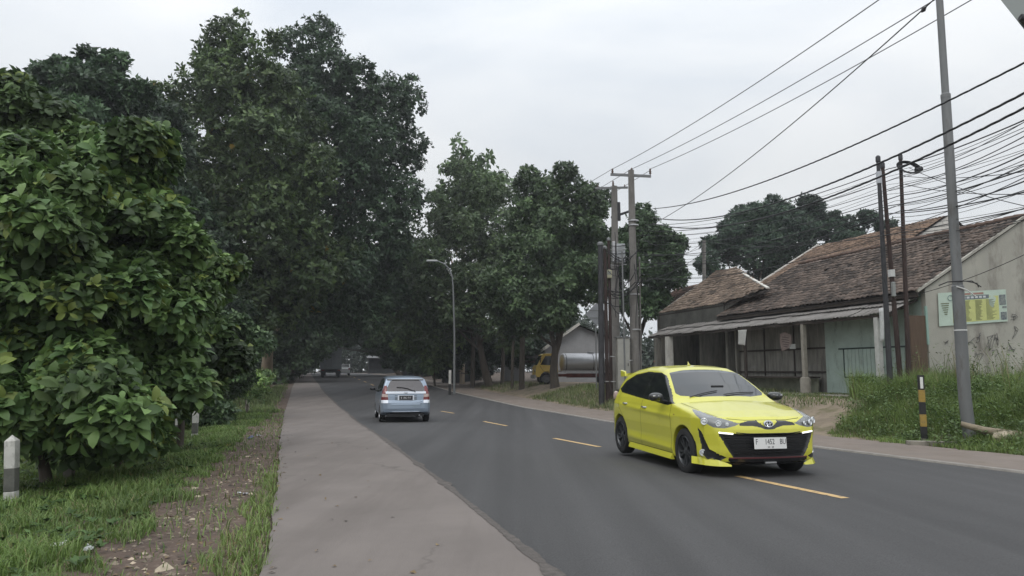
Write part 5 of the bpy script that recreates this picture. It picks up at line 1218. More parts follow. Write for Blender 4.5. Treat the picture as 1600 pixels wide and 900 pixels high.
tiles(h3, (ln, 5, zz3-2.9), (-ln, 0, 0), (0, -5, 2.9), colA=(.22, .145, .10), colB=(.34, .235, .165), seed=6)
MB().beam((-.04, -5, zz3-2.85), (-.04, 0, zz3+.06), .10, .22).build('verge_board', PLW, h3)
MB().add([(.1, -4.8, 0), (.1, 4.8, 0), (.1, 4.8, zz3-2.9), (.1, 0, zz3-.15), (.1, -4.8, zz3-2.9), (.3, -4.8, 0), (.3, 4.8, 0), (.3, 4.8, zz3-2.9), (.3, 0, zz3-.15), (.3, -4.8, zz3-2.9)], [(0, 1, 2, 3, 4), (5, 9, 8, 7, 6), (0, 5, 6, 1), (1, 6, 7, 2), (2, 7, 8, 3), (3, 8, 9, 4), (4, 9, 5, 0)]).build('gable_wall', PLW, h3)
MB().box((ln/2, -4.7, (zz3-2.9)/2), (ln-.4, .2, zz3-2.9)).build('front_wall', PLW, h3)
MB().add([(ln-.05, -4.9, 0), (ln-.05, 4.9, 0), (ln-.05, 4.9, zz3-2.9), (ln-.05, 0, zz3-.05), (ln-.05, -4.9, zz3-2.9), (ln-.25, -4.9, 0), (ln-.25, 4.9, 0), (ln-.25, 4.9, zz3-2.9), (ln-.25, 0, zz3-.05), (ln-.25, -4.9, zz3-2.9)], [(0, 1, 2, 3, 4), (5, 9, 8, 7, 6), (0, 5, 6, 1), (1, 6, 7, 2), (2, 7, 8, 3), (3, 8, 9, 4), (4, 9, 5, 0)]).build('gable_wall', PLW, h3)
# small reddish roof peeping behind the low house
p = at(1090, 462, 46); h4 = empty('shed', (p.x, p.y, 0), hrot, 'small shed roof peeping out left behind the pale brick roof', 'shed')
tiles(h4, (-2.2, -2, p.z-.6), (5.6, 0, 0), (0, 2, 1.35), colA=(.20, .12, .09), colB=(.30, .19, .14), seed=8)
MB().box((.6, 0, (p.z-.6)/2), (5.2, 3.6, p.z-.7)).build('shed_wall', GREYB, h4); MB().add([(-2.2, -2, p.z-.62), (3.4, -2, p.z-.62), (3.4, 0, p.z+.73), (-2.2, 0, p.z+.73), (-2.2, 2, p.z-.62), (3.4, 2, p.z-.62)], [(0, 1, 2, 3), (3, 2, 5, 4)]).build('shed_roof', UNDER, h4); MB().beam((-2.2, -2, p.z-.55), (-2.2, 0, p.z+.8), .08, .14).build('verge_board', PLW, h4)
# ---------------------------------------------------------------- white gabled house behind the tanker lorry
D5 = 60; pk = at(905, 508, D5); pl5 = at(846, 549, D5); gz = tz(pk.x, D5)
h5 = empty('white_house', (pk.x, D5, gz), 0, 'white walled house with sagging tiled roof behind the tanker lorry', 'house')
hx = pl5.x-pk.x; hz = pk.z-gz; ez = pl5.z-gz; GW = mat('grey_white_wall', (.36, .36, .37), .9, var=.12, vs=1.2)
MB().add([(hx*.9, 0, -.3), (5, 0, -.3), (5, 0, ez), (0, 0, hz-.1), (hx*.9, 0, ez+.2), (hx*.9, 8, -.3), (5, 8, -.3), (5, 8, ez), (0, 8, hz-.1), (hx*.9, 8, ez+.2)], [(0, 1, 2, 3, 4), (5, 9, 8, 7, 6), (0, 4, 9, 5), (1, 6, 7, 2)]).build('wall', GW, h5)
MB().beam((hx-.1, -.4, ez), (0, -.4, hz+.1), .12, .22).build('verge_board', PLW, h5)
MB().add([(hx-.3, -.4, ez-.1), (0, -.4, hz), (0, 8.4, hz), (hx-.3, 8.4, ez-.1), (5.4, -.4, ez-.1), (5.4, 8.4, ez-.1)], [(0, 1, 2, 3), (1, 4, 5, 2)]).build('roof', UNDER, h5)
MB().add([(hx-2.0, -1.4, 1.9), (hx-2.0, -.4, 2.2), (hx+.4, -.4, 2.2), (hx+.4, -1.4, 1.9)], [(0, 1, 2, 3)]).build('porch_roof', UNDER, h5)
tiles(h5, (hx-.3, 8.4, ez-.08), (0, -8.8, 0), (0-hx+.3, 0, hz-ez+.1), colA=(.20, .13, .10), colB=(.32, .22, .17), seed=12)
tiles(h5, (hx-2.4, -.9, ez-1.0), (2.5, 0, 0), (0, 2.2, 1.3), colA=(.20, .13, .10), colB=(.32, .22, .17), seed=13)
# grey wall and kiosks in the shade further left
p = onT(801, 63); w5 = MB().box((0, 0, 1.1), (2.0, .2, 2.8)).build('rendered_wall', GW, loc=p); tag(w5, 'grey rendered wall panel glimpsed between trunks left of the lorry', 'wall')
def kiosk(u, d, wd, h, lab, colr, rz=R(12)):
    p = onT(u, d); k = empty('kiosk', p, rz, lab, 'kiosk')
    MB().box((0, .9, h/2), (wd, 1.6, h)).build('wall', mat('kiosk_dark', (.05, .055, .06), .8, var=.3, vs=2), k)
    MB().box((0, -.02, h*.42), (wd*.9, .14, .07)).build('counter', WOODD, k)
    MB().add([(-wd/2-.3, -.9, h-.15), (wd/2+.3, -.9, h-.15), (wd/2+.3, 1.9, h+.25), (-wd/2-.3, 1.9, h+.25), (-wd/2-.3, -.9, h-.11), (wd/2+.3, -.9, h-.11), (wd/2+.3, 1.9, h+.29), (-wd/2-.3, 1.9, h+.29)], [(0, 3, 2, 1), (4, 5, 6, 7), (0, 1, 5, 4), (1, 2, 6, 5), (2, 3, 7, 6), (3, 0, 4, 7)]).build('roof', mat('kiosk_roof%.2f' % colr[0], colr, .6), k)
    m = MB(); [m.box((s*(wd/2+.15), -.8, h/2-.08), (.07, .07, h-.1)) for s in (1, -1)]
    for s in (1, -1): MB().box((s*(wd/2+.15), -.8, h/2-.08), (.07, .07, h-.1)).build('post', WOODD, k)
kiosk(722, 66, 3.2, 2.3, 'dark kiosk with a pale roof edge just right of the street lamp', (.42, .46, .48))
kiosk(600, 118, 5, 2.6, 'far kiosk with a dull roof at the right end of the road', (.09, .09, .09))
kiosk(655, 84, 3.5, 2.3, 'low dark kiosk under the trees left of the street lamp', (.16, .18, .19))
# ---------------------------------------------------------------- distant woodland masses
def wood(name, lab, xs, ys, n, zmax, leaf=.9, gap=None):
    P = np.stack([xs[0]+(xs[1]-xs[0])*rng.random(n), ys[0]+(ys[1]-ys[0])*rng.random(n), np.zeros(n)], 1)
    top = zmax*(.62+.2*np.sin(P[:, 0]*.23)+.14*np.sin(P[:, 0]*.61+1)+.08*np.sin(P[:, 1]*.5)); P[:, 2] = top*(1-rng.random(n)**1.6*1.0)+T(P[:, 0], P[:, 1])
    k = 6; Pi = np.repeat(P, k, 0)+rng.normal(size=(n*k, 3))*.5; N_ = len(Pi); D = unit(N_); Nl = unit(N_)+np.array([0, -.3, 1]); c = np.clip((np.array((.018, .03, .018))+np.array((.02, .03, .014))*np.repeat(rng.random(n), k)[:, None])*rng.normal(1, .15, N_)[:, None], .004, 1)
    V, F, cc = leaf_mesh(Pi, D, Nl, leaf*(.6+.6*rng.random(N_)), leaf*.55*(.7+.5*rng.random(N_)), c)
    return tag(np_mesh(name, V, F, LEAF, cols=cc), lab, 'woodland', kind='stuff')
wood('woodland', 'far dark woodland closing the view at the end of the road', (-75, 25), (150, 175), 7000, 17)
wood('woodland', 'shaded woodland deep behind the bushes on the left', (-75, -28), (45, 110), 9000, 11, .7)
wood('woodland', 'line of far trees behind the houses on the right', (5, 130), (95, 120), 6000, 9.0)
# ================================================================ POLES, LAMPS, SIGNS
POLC = mat('pole_concrete', (.19, .18, .165), .9, var=.18, vs=3, bump=.004, bs=40, dirt=((.12, .11, .10), 2, .5, .72, (2, 2, .25)))
GALV = mat('galvanised_steel', (.19, .195, .195), .6, .3, var=.2, vs=2, stretch=(1, 1, .3), dirt=((.10, .085, .07), 2.5, .55, .75, (2, 2, .5)))
RUST = mat('rusty_brown_steel', (.055, .035, .030), .75, .2, var=.4, vs=3, stretch=(1, 1, .3)); DKS = mat('dark_steel', (.045, .045, .048), .6, .3, var=.3, vs=3)
CER = mat('brown_ceramic', (.10, .055, .04), .25); BND = mat('steel_band', (.5, .5, .5), .4, .7)
WIRE = mat('cable_black', (.02, .02, .022), .6); WIREG = mat('wire_grey', (.12, .12, .125), .5)
def pole_px(name, ut, vt, ub, vb, Yd, r0, r1, mt, label, cat='utility pole', group=None, n=12, sink=.3, h=None):
    """pole standing at column ub, depth Yd, its top seen at (ut, vt)"""
    b = onT(ub, Yd); t = at(ut, vt, Yd); root = empty(name, b, label=label, cat=cat, group=group); d = t-b
    MB().tube([d*(-sink/d.length), d*.25, d*.5, d*.75, d], [r0, r0*.75+r1*.25, (r0+r1)/2, r0*.25+r1*.75, r1], n).build('pole', mt, root, smooth=True)
    return root, d
def insulator(m, p, s=1.0): m.lathe([(.02*s, 0), (.03*s, .05*s), (.075*s, .09*s), (.04*s, .13*s), (.07*s, .18*s), (.035*s, .23*s), (.06*s, .28*s), (.03*s, .34*s), (.001, .36*s)], 12, Matrix.Translation(p), cap=False)
# tall concrete pole with the three-insulator crossarm
D6 = 35.5
pA, dA = pole_px('electricity_pole', 986, 266, 993, 612, D6, .24, .145, POLC, 'tallest concrete electricity pole with crossarm and three insulators', group='concrete electricity poles')
bA_ = Vector(pA.location); px_ = lambda u, v, D=D6, o=None: at(u, v, D)-(o if o is not None else bA_)
MB().beam(px_(954, 272.5), px_(1017, 275.5), .10, .12).build('crossarm', GALV, pA)
for u in (957, 987, 1016): m = MB(); insulator(m, px_(u, 273.5-(0 if u != 987 else 1)), .95); m.build('insulator', CER, pA, smooth=True)
for v in (345, 352, 460, 515, 588):
    p = px_(988+(v-266)*.02, v); m = MB(); m.lathe([(.25, -.03), (.25, .03)], 14, Matrix.Translation(p), cap=True); m.build('steel_band', BND, pA)
# second concrete pole with transformer arm
pB, dB = pole_px('electricity_pole', 960, 291, 962, 612, D6+1.2, .24, .15, POLC, 'shorter concrete electricity pole left of the tallest, with equipment box and straps', group='concrete electricity poles')
bB_ = Vector(pB.location); qx = lambda u, v, D=D6+1.2: at(u, v, D)-bB_
MB().beam(qx(930, 294), qx(981, 293), .08, .10).build('crossarm', GALV, pB)
m = MB(); insulator(m, qx(958, 292), .9); m.build('insulator', CER, pB, smooth=True)
for u in (934, 976): m = MB(); insulator(m, qx(u, 294), .55); m.build('insulator', CER, pB, smooth=True)
MB().beam(qx(955, 340), qx(990, 328), .16, .10).build('brace_arm', DKS, pB); MB().beam(qx(966, 316), qx(967, 345), .18, .18).build('fuse_switch', DKS, pB, bevel=.03)
for (u, v, w_, h_, mt, nm) in ((968, 398, .42, .95, mat('equipment_grey', (.40, .42, .43), .5, var=.1, vs=5), 'equipment_box'), (957, 396, .14, 1.05, BND, 'equipment_post')):
    c = qx(u, v); MB().box((c.x, c.y-.35, c.z), (w_, .35, h_)).build(nm, mt, pB, bevel=.02)
for k in range(7):
    v = 384+k*6; MB().tube([qx(953, v, D6+.6), qx(965, v+1, D6+.55), qx(979, v-1, D6+.7)], .018, 5).build('cable_strap', BND if k % 2 else WIRE, pB)
# metering cabinet and small kWh box
cb = onT(974, D6-.3); t_ = at(974, 528, D6-.3); hC = t_.z-cb.z
cab = empty('electrical_cabinet', cb, R(4), 'tall pale grey metal cabinet standing between the two concrete poles', 'cabinet')
MB().box((0, 0, hC/2+.15), (.62, .38, hC-.3)).build('cabinet_body', mat('cabinet_grey', (.34, .335, .30), .6, var=.12, vs=4, dirt=((.2, .18, .15), 3, .5, .7, (1, 1, .4))), cab, bevel=.02)
MB().box((-.01, -.195, hC/2+.15), (.54, .012, hC-.45)).build('cabinet_door', mat('cabinet_door', (.37, .365, .33), .6, var=.1, vs=3), cab, bevel=.006)
MB().box((.2, -.21, hC/2+.1), (.03, .03, .14)).build('door_handle', DKS, cab); MB().box((0, 0, hC+.02), (.72, .46, .05)).build('cabinet_roof', GALV, cab, bevel=.01)
kb = at(951.5, 428, D6-.25); k_ = empty('meter_box', kb, 0, 'small cream meter box strapped high on the dark poles', 'meter box')
MB().box((0, 0, 0), (.27, .18, .40)).build('box', mat('cream_box', (.52, .50, .34), .5), k_, bevel=.02); MB().box((0, -.095, .04), (.18, .01, .16)).build('window', mat('cream_box_window', (.35, .37, .33), .2), k_)
# dark telecom poles of the cluster
lab = ['thick dark steel pole at the left end of the pole cluster', 'dark steel pole second from the left in the pole cluster', 'slim rusty pole just left of the meter box in the cluster', 'thin grey pipe rising beside the pale cabinet', 'slim rusty pole to the right of the tallest concrete pole']
for i, (ut, vt, ub, D, r, mt) in enumerate(((938, 382, 940, D6-1.0, .145, DKS), (945, 388, 949, D6-.6, .10, RUST), (951, 375, 955, D6-.1, .085, RUST), (972, 395, 977, D6-.9, .045, GALV), (999, 405, 1002, D6+.2, .05, POLC))):
    q, d = pole_px('telecom_pole', ut, vt, ub, 610, D, r, r*.8, mt, lab[i], cat='telecom pole', group='telecom poles of the cluster')
    MB().lathe([(r*1.1, 0), (r*1.1, .10), (r*.5, .16)], 10, Matrix.Translation(d*.998-Vector((0, 0, .02)))).build('cap', GALV, q)
# tangle of cables and clamps on the cluster
tg = empty('cable_bundle', at(975, 440, D6-.4), 0, 'sagging bundle of black cables slung between the clustered poles', 'cable bundle'); b_ = Vector(tg.location)
for k in range(16):
    u0, v0 = rnd.uniform(935, 965), rnd.uniform(385, 470); u1, v1 = rnd.uniform(975, 1005), v0+rnd.uniform(-25, 25); s = rnd.uniform(5, 22)
    P = [at(u0+(u1-u0)*t, v0+(v1-v0)*t+s*4*t*(1-t), D6-.45-.3*rnd.random())-b_ for t in np.linspace(0, 1, 8)]
    MB().tube(P, rnd.uniform(.012, .025), 5).build('cable', WIRE, tg)
for k in range(7):
    u = rnd.uniform(938, 1000); v0 = rnd.uniform(360, 430); MB().tube([at(u+rnd.uniform(-3, 3), v0+t*rnd.uniform(90, 110), D6-.42)-b_ for t in np.linspace(0, 1, 5)], .018, 5).build('cable', WIRE, tg)
for (u, v) in ((942, 560), (957, 557), (958, 596), (948, 596), (985, 563)):
    MB().lathe([(.12, -.02), (.12, .02)], 12, Matrix.Translation(at(u, v, D6-.9)-b_)).build('metal_clamp', BND, tg)
# back of a diamond warning sign
sp = onT(932, 39.5); sg = empty('warning_sign', sp, 0, 'back of a grey diamond warning sign on a post left of the pole cluster', 'road sign'); c = at(932, 491, 39.5)-Vector(sp)
MB().tube([(0, 0, -.2), (0, 0, c.z+.5)], .035, 8).build('post', GALV, sg)
MB().box((c.x, -.05, c.z), (.86, .012, .86), ry=R(45)).build('plate', mat('sign_back', (.27, .28, .29), .5, .4, var=.1, vs=4), sg); MB().box((c.x, -.065, c.z+.2), (.72, .02, .04)).build('bracket', GALV, sg); MB().box((c.x, -.065, c.z-.2), (.72, .02, .04)).build('bracket', GALV, sg)
# ---- grey steel lamp post, right foreground
D7 = 15.2; b7 = onT(1511, D7); t7 = at(1462, -70, D7)
lp = empty('lamp_post', b7, label='tall grey stepped steel post standing in the grass on the right', cat='lamp post'); d = t7-Vector(b7)
def lerp_at(v): return (at(1468+(v-0)*.0636, v, D7)-Vector(b7))
P = [Vector((0, 0, -.3)), lerp_at(450)]; m = MB(); m.tube([Vector((0, 0, -.3)), lerp_at(620), lerp_at(450)], [.125, .12, .115], 16); m.build('lower_shaft', GALV, lp, smooth=True)
m = MB(); m.tube([lerp_at(450), lerp_at(148)], [.098, .094], 16); m.build('middle_shaft', GALV, lp, smooth=True); m = MB(); m.tube([lerp_at(152), lerp_at(-200)], [.074, .068], 16); m.build('upper_shaft', GALV, lp, smooth=True)
for v in (450, 150): m = MB(); p = lerp_at(v); m.lathe([(.118 if v > 300 else .098, -.05), (.118 if v > 300 else .098, .03), (.09 if v > 300 else .07, .06)], 16, Matrix.Translation(p)); m.build('collar', GALV, lp, smooth=True)
m = MB(); p = lerp_at(516); m.lathe([(.122, -.012), (.122, .012)], 16, Matrix.Translation(p)); m.build('band', mat('white_band', (.7, .7, .68), .5), lp)
m = MB(); p = lerp_at(445); m.tube([p+Vector((-.42, -.05, -.02)), p+Vector((-.25, -.08, .05)), p+Vector((0, -.12, .06)), p+Vector((.25, -.08, .07)), p+Vector((.45, -.05, -.05))], .012, 6); m.tube([p+Vector((.1, -.12, .06)), p+Vector((.34, -.1, .02)), p+Vector((.38, -.08, -.06))], .010, 6)
m.build('wire_loop', WIRE, lp); m = MB(); m.tube([p+Vector((-.1, -.13, -.05)), p+Vector((.1, -.13, -.12)), p+Vector((.28, -.12, -.25))], .014, 6); m.build('white_cord', mat('white_band', (.7, .7, .68)), lp)
t_ = lerp_at(-200); m = MB(); m.tube([t_, t_+Vector((-.4, 0, .9)), t_+Vector((-1.4, -.2, 1.3))], [.055, .05, .04], 10); m.build('lamp_arm', GALV, lp, smooth=True); m = MB(); m.box(t_+Vector((-1.75, -.25, 1.33)), (.75, .26, .12)); m.build('lamp_head', DKS, lp, bevel=.04)
# ---- three dark telecom poles in front of the big house
D8 = 20.8
labs = ['left of three dark poles before the porch, with a pale sleeve near its top', 'leaning middle pole of the three dark ones before the porch', 'right of three dark poles before the brown board, with a coil of cable']
P8 = []
for i, (ut, vt, ub, r, D, mt) in enumerate(((1372, 250, 1391, .085, D8, DKS), (1379, 260, 1408, .080, D8+.25, RUST), (1407, 247, 1420, .075, D8+.1, RUST))):
    q, d = pole_px('telecom_pole', ut, vt, ub, 612, D, r*.95, r*.62, mt, labs[i], cat='telecom pole', group='dark telecom poles before the porch'); P8.append(Vector(q.location)+d)
    MB().lathe([(r*.8, 0), (r*.8, .14), (r*.4, .18)], 10, Matrix.Translation(d-Vector((0, 0, .05)))).build('cap', DKS, q, smooth=True)
    if i == 0: MB().tube([d*.95, d*.90], r*.9, 10).build('pale_sleeve', mat('pale_sleeve', (.5, .52, .55), .5), q)
    if i == 1:
        MB().tube([d*.52, d*.55], r*1.2, 10).build('white_clamp', mat('white_band', (.7, .7, .68)), q)
        c = at(1396, 452, D-.1)-Vector(q.location); MB().box((c.x, c.y, c.z), (.10, .10, .42)).build('splice_box', mat('splice_box', (.30, .31, .30), .5), q, bevel=.02)
    if i == 2:
        c = at(1412, 262, D-.08)-Vector(q.location); m = MB()
        for k in range(6):
            rr = .20+.016*k; m.tube([c+Vector((.12+rr*1.25*math.cos(t), -.03*k*.4, -.06*math.cos(t)+rr*.62*math.sin(t))) for t in np.linspace(0, 2*math.pi, 21)], .013, 5, cap=False)
        m.build('cable_coil', WIRE, q); MB().lathe([(.02, -.10), (.075, -.09), (.085, .0), (.075, .09), (.02, .10)], 14, Matrix.Translation(c+Vector((.42, -.02, -.06))) @ Matrix.Rotation(R(70), 4, 'Y')).build('splice_closure', WIRE, q, smooth=True)
# ---- black and yellow guide post
D9 = 15.6; b9 = onT(1439, D9); top = at(1438.5, 586, D9); gh = top.z-b9.z; gpst = empty('guide_post', b9, R(-20), 'black and yellow banded road guide post with a white reflector on the right kerb', 'guide post')
YB = mat('guide_yellow', (.36, .24, .05), .7, var=.2, vs=8, dirt=((.12, .10, .07), 8, .5, .7, (1, 1, 1))); KB = mat('guide_black', (.02, .02, .02), .7, var=.3, vs=8)
zz = [0, .06, .24, .42, .60, .78, 1.0]; cc = [YB, KB, YB, KB, YB, KB]
for k in range(6):
    if k == 0: continue
    MB().box((0, 0, gh*(zz[k]+zz[k+1])/2), (.115, .115, gh*(zz[k+1]-zz[k])-.001)).build('band_yellow' if cc[k] is YB else 'band_black', cc[k], gpst, bevel=.006)
MB().box((0, 0, gh*.02), (.13, .13, gh*.09)).build('foot', COLC, gpst); MB().box((.004, -.0615, gh*.885), (.055, .008, gh*.17)).build('reflector', mat('reflector_white', (.75, .75, .72), .4), gpst, bevel=.004)
# mixed debris: kerb slab, log and stone by the lamp post
kb = empty('fallen_log', onT(1548, 14.6)+Vector((0, 0, .12)), R(-35), 'broken pale log lying in the weeds right of the grey steel post', 'log')
MB().tube([(-.55, 0, .22), (-.15, .02, .10), (.2, 0, .04), (.5, -.03, 0)], [.05, .075, .10, .11], 10).build('log_wood', mat('log_wood', (.24, .20, .14), .9, var=.3, vs=6), kb, smooth=True)
def stone(name, p, s, mt, label, cat='stone', group=None, seed=0):
    bm = bmesh.new(); bmesh.ops.create_icosphere(bm, subdivisions=2, radius=1); r = random.Random(seed)
    for v in bm.verts: v.co *= 1+.22*math.sin(v.co.x*3+seed)*math.cos(v.co.y*4+seed*2)+r.uniform(-.07, .07)
    for v in bm.verts: v.co = Vector((v.co.x*s[0], v.co.y*s[1], v.co.z*s[2]))
    me = bpy.data.meshes.new(name); bm.to_mesh(me); bm.free(); me.materials.append(mt); o = bpy.data.objects.new(name, me); link(o); o.location = p; o.rotation_euler = (r.uniform(-.2, .2), r.uniform(-.2, .2), r.uniform(0, 6)); return tag(o, label, cat, group)
STN = mat('pale_stone', (.40, .34, .25), .9, var=.3, vs=9, bump=.01, bs=30)
stone('rock', onT(1565, 14.3)+Vector((0, 0, .10)), (.22, .16, .15), STN, 'pale rock at the edge of the weeds beside the fallen log', seed=3)
kc = onT(1475, 15.0); kk = MB().box((0, 0, .03), (1.5, .14, .10), rz=R(-14)).build('kerb_slab', COLC, bevel=.01, loc=kc); tag(kk, 'long thin concrete slab lying between the guide post and the grey post', 'kerb slab')
# ---- street lamp beyond the road bend
D10 = 49; b10 = onT(710, D10); sl_ = empty('street_lamp', b10, label='slender street lamp with a curved arm reaching over the road', cat='street lamp')
f10 = lambda u, v: at(u, v, D10)-Vector(b10)
MB().tube([(0, 0, -.2), f10(710, 520), f10(708, 450), f10(706.5, 432), f10(702, 420), f10(694, 412), f10(684, 408), f10(676, 407)], [.085, .07, .055, .05, .045, .04, .035, .03], 10).build('pole', mat('lamp_pole_grey', (.22, .23, .23), .5, .3), sl_, smooth=True)
MB().box(f10(675, 407.5), (.75, .22, .12)).build('lamp_head', mat('lamp_head_pale', (.5, .52, .52), .4), sl_, bevel=.04)
p = onT(703, 48); gp2 = empty('guide_post', p, 0, 'short white and black guide post at the foot of the street lamp', 'guide post'); hh = (at(703, 578, 48)-Vector(p)).z
MB().box((0, 0, hh*.22), (.16, .16, hh*.45)).build('band_black', KB, gp2); MB().box((0, 0, hh*.72), (.16, .16, hh*.55)).build('band_white', mat('post_white', (.55, .54, .50), .8, var=.15, vs=8, dirt=((.25, .24, .21), 10, .5, .7, (1, 1, .5))), gp2)
# ---- white and black marker posts on the left verge
WP = mat('post_white', (.55, .54, .50)); BP = mat('post_grey', (.12, .12, .105), .9, var=.3, vs=8)
def marker(u, vt, vb, Yd, wpx, label, group='white topped marker posts', plain=False, lean=0):
    b = onT(u, Yd); h = (at(u, vt, Yd)-Vector(b)).z; w_ = wpx*Yd/FPX; r = empty('marker_post', b, R(8), label, 'marker post', group); r.rotation_euler = (0, lean, R(8))
    if plain: MB().box((0, 0, h/2), (w_, w_, h)).build('shaft', COLC, r, bevel=.01); return
    def sec(z0, z1, m, nm): MB().box((0, 0, (z0+z1)/2*h), (w_, w_, (z1-z0)*h)).build(nm, m, r, bevel=.006)
    sec(-.12, .18, WP, 'white_foot'); sec(.181, .52, BP, 'black_band')
    MB().add([(-w_/2, -w_/2, .521*h), (w_/2, -w_/2, .521*h), (w_/2, w_/2, .521*h), (-w_/2, w_/2, .521*h), (-w_/2, -w_/2, .93*h), (w_/2, -w_/2, .93*h), (w_/2, w_/2, .93*h), (-w_/2, w_/2, .93*h), (0, 0, h*1.02)], [(0, 1, 5, 4), (1, 2, 6, 5), (2, 3, 7, 6), (3, 0, 4, 7), (4, 5, 8), (5, 6, 8), (6, 7, 8), (7, 4, 8), (3, 2, 1, 0)]).build('white_top', WP, r, bevel=.005)
marker(31, 681, 768, 8.75, 15.5, 'nearest white and black marker post at the bottom left', lean=R(-3))
marker(283, 638, 672, 17.6, 9.5, 'left of the two far white topped marker posts under the shrub')
marker(308, 638, 672, 18.4, 8, 'right of the two far white topped marker posts under the shrub')
marker(117, 690, 730, 10.7, 13, 'squat plain grey post under the big leaved saplings', group='plain grey posts', plain=True)
marker(228, 645, 690, 14.8, 8, 'slim plain grey post under the saplings further along', group='plain grey posts', plain=True)
marker(388, 572, 622, 31, 5, 'thin pale stake beside the bright green shrub', group='plain grey posts', plain=True)
marker(263, 612, 655, 19, 4, 'leaning bare stake behind the two white topped posts', group='plain grey posts', plain=True, lean=R(-22))
# ---- cables
WG = 'overhead cables along the right side'
def wire(p, q, sag, r, label, m=WIRE, n=22, group=WG, twist=0):
    P = []
    for i in range(n+1):
        t = i/n; x = p.lerp(q, t); x.z -= sag*4*t*(1-t); P.append(x)
    o = empty_free = MB()
    if twist:
        k = 150; S = [p.lerp(q, i/k)-Vector((0, 0, sag*4*(i/k)*(1-i/k))) for i in range(k+1)]
        for ph in (0, 2.1, 4.2): o.tube([s+Vector((math.cos(i*.9+ph), 0, math.sin(i*.9+ph)))*r*.9 for i, s in enumerate(S)], r, 5)
    else: o.tube(P, r, 5)
    w_ = o.build('overhead_cable', m); return tag(w_, label, 'cable', group)
TA = at
# three high-voltage wires from the crossarm
for i, (u0, u1, v1) in enumerate(((957, 1395, -28), (987, 1500, -32), (1016, 1560, -30))):
    wire(at(u0, 264, D6), at(u1+60, v1-30, 15), .25, .014, ['leftmost of three thin high wires rising from the crossarm', 'middle of three thin high wires rising from the crossarm', 'rightmost of three thin high wires rising from the crossarm'][i], WIREG)
for i, (u0, v0) in enumerate(((957, 264), (987, 264), (1016, 266))):
    wire(at(u0, v0, D6), at(640+i*25, 420+i*8, 110), .8, .014, ['leftmost high wire running on from the crossarm into the trees', 'middle high wire running on from the crossarm into the trees', 'rightmost high wire running on from the crossarm into the trees'][i], WIREG)
wd = wire(at(1030, 345, D6), at(1475, -15, 13.5), .35, .014, 'single steep wire crossing below the high wires with a clamp near its top', WIRE)
c = at(1443, 15, 14.3); MB().tube([(-.04, 0, -.05), (0, 0, 0), (.05, 0, .05)], [.02, .05, .02], 8).build('clamp', WIRE, wd, loc=c)
# bundles: (v at u=1030, v at u=1600, radius, twisted)
main = [((1020, 326), (1640, 78), .011, 1, .55, 'thick twisted cable, topmost of the dark bundle reaching the right edge'),
        ((1020, 340), (1640, 125), .013, 1, .85, 'second thick twisted cable below the topmost one'),
        ((1020, 349), (1640, 148), .013, 1, .95, 'third thick twisted cable, sagging most')]
for a, b, r, tw_, sg_, lb in main: wire(at(*a, D6-.3), at(*b, 11.2), sg_, r, lb, twist=tw_)
# fan of thinner lines passing the three dark poles
r4 = random.Random(5); names_u = ['first', 'second', 'third', 'fourth', 'fifth', 'sixth', 'seventh', 'eighth', 'ninth', 'tenth', 'eleventh', 'twelfth', 'thirteenth', 'fourteenth', 'fifteenth', 'sixteenth', 'seventeenth', 'eighteenth', 'nineteenth', 'twentieth', 'twenty-first', 'twenty-second', 'twenty-third', 'twenty-fourth']
fan = []
for i in range(24):
    v0 = 350+i*4.2+r4.uniform(-5, 5); v1 = 262+i*4.9+r4.uniform(-4, 4); v2 = 160+i*8+r4.uniform(-9, 9); rr = r4.choice([.005, .006, .007, .008, .010, .013])
    fan.append((v0, v1, v2, rr))
for i, (v0, v1, v2, rr) in enumerate(fan):
    pm = at(1388+(i % 3)*10, v1, D8-.1)
    lb = names_u[i]+' line from the top of the cable fan left of the three dark poles'
    wire(at(1000+r4.uniform(-8, 8), v0, D6-.2), pm, .45+.05*(i % 4), rr, lb, n=16)
    lb = names_u[i]+' line from the top of the cable fan right of the three dark poles'
    wire(pm, at(1650, v2-(8 if i % 3 else 0), 10.8), .10+.03*(i % 3), rr, lb, n=12)
# criss-crossing slack lines between the coil pole and the right edge
for i, (a, b) in enumerate((((1420, 262, D8), (1640, 330, 14)), ((1414, 288, D8), (1640, 302, 13)), ((1412, 275, D8), (1640, 262, 13)), ((1380, 300, D8), (1640, 205, 12)), ((1412, 330, D8), (1640, 236, 12)), ((1380, 362, D8), (1640, 258, 12)))):
    wire(at(*a), at(*b), .12, .009, ['slack line dropping from the coil to the right edge', 'flat slack line right of the coil pole', 'nearly level line leaving the coil towards the right edge', 'line crossing upward behind the grey steel post', 'lower line crossing upward behind the grey steel post', 'lowest upward line crossing in front of the roof ridge'][i], n=12)
wire(at(1110, 378, 42), at(1640, 318, 13), .5, .012, 'low dark cable passing just over the big roof')
wire(at(1440, 458, 22.5), at(1640, 378, 20), .12, .010, 'single wire slanting across the stained gable wall')
for i, (a, b) in enumerate((((1100, 378, 50), (1000, 420, D6)), ((1100, 385, 50), (1005, 395, D6)), ((1100, 392, 50), (1003, 440, D6)), ((1100, 399, 50), (1000, 372, D6)))):
    wire(at(*a), at(*b), .3, .012, names_u[i]+' line tying the far grey pole to the cluster', n=10)
pole_px('electricity_pole', 1100, 376, 1101, 600, 50, .16, .12, POLC, 'distant grey concrete pole in front of the dark trees, its top just visible', group='concrete electricity poles')
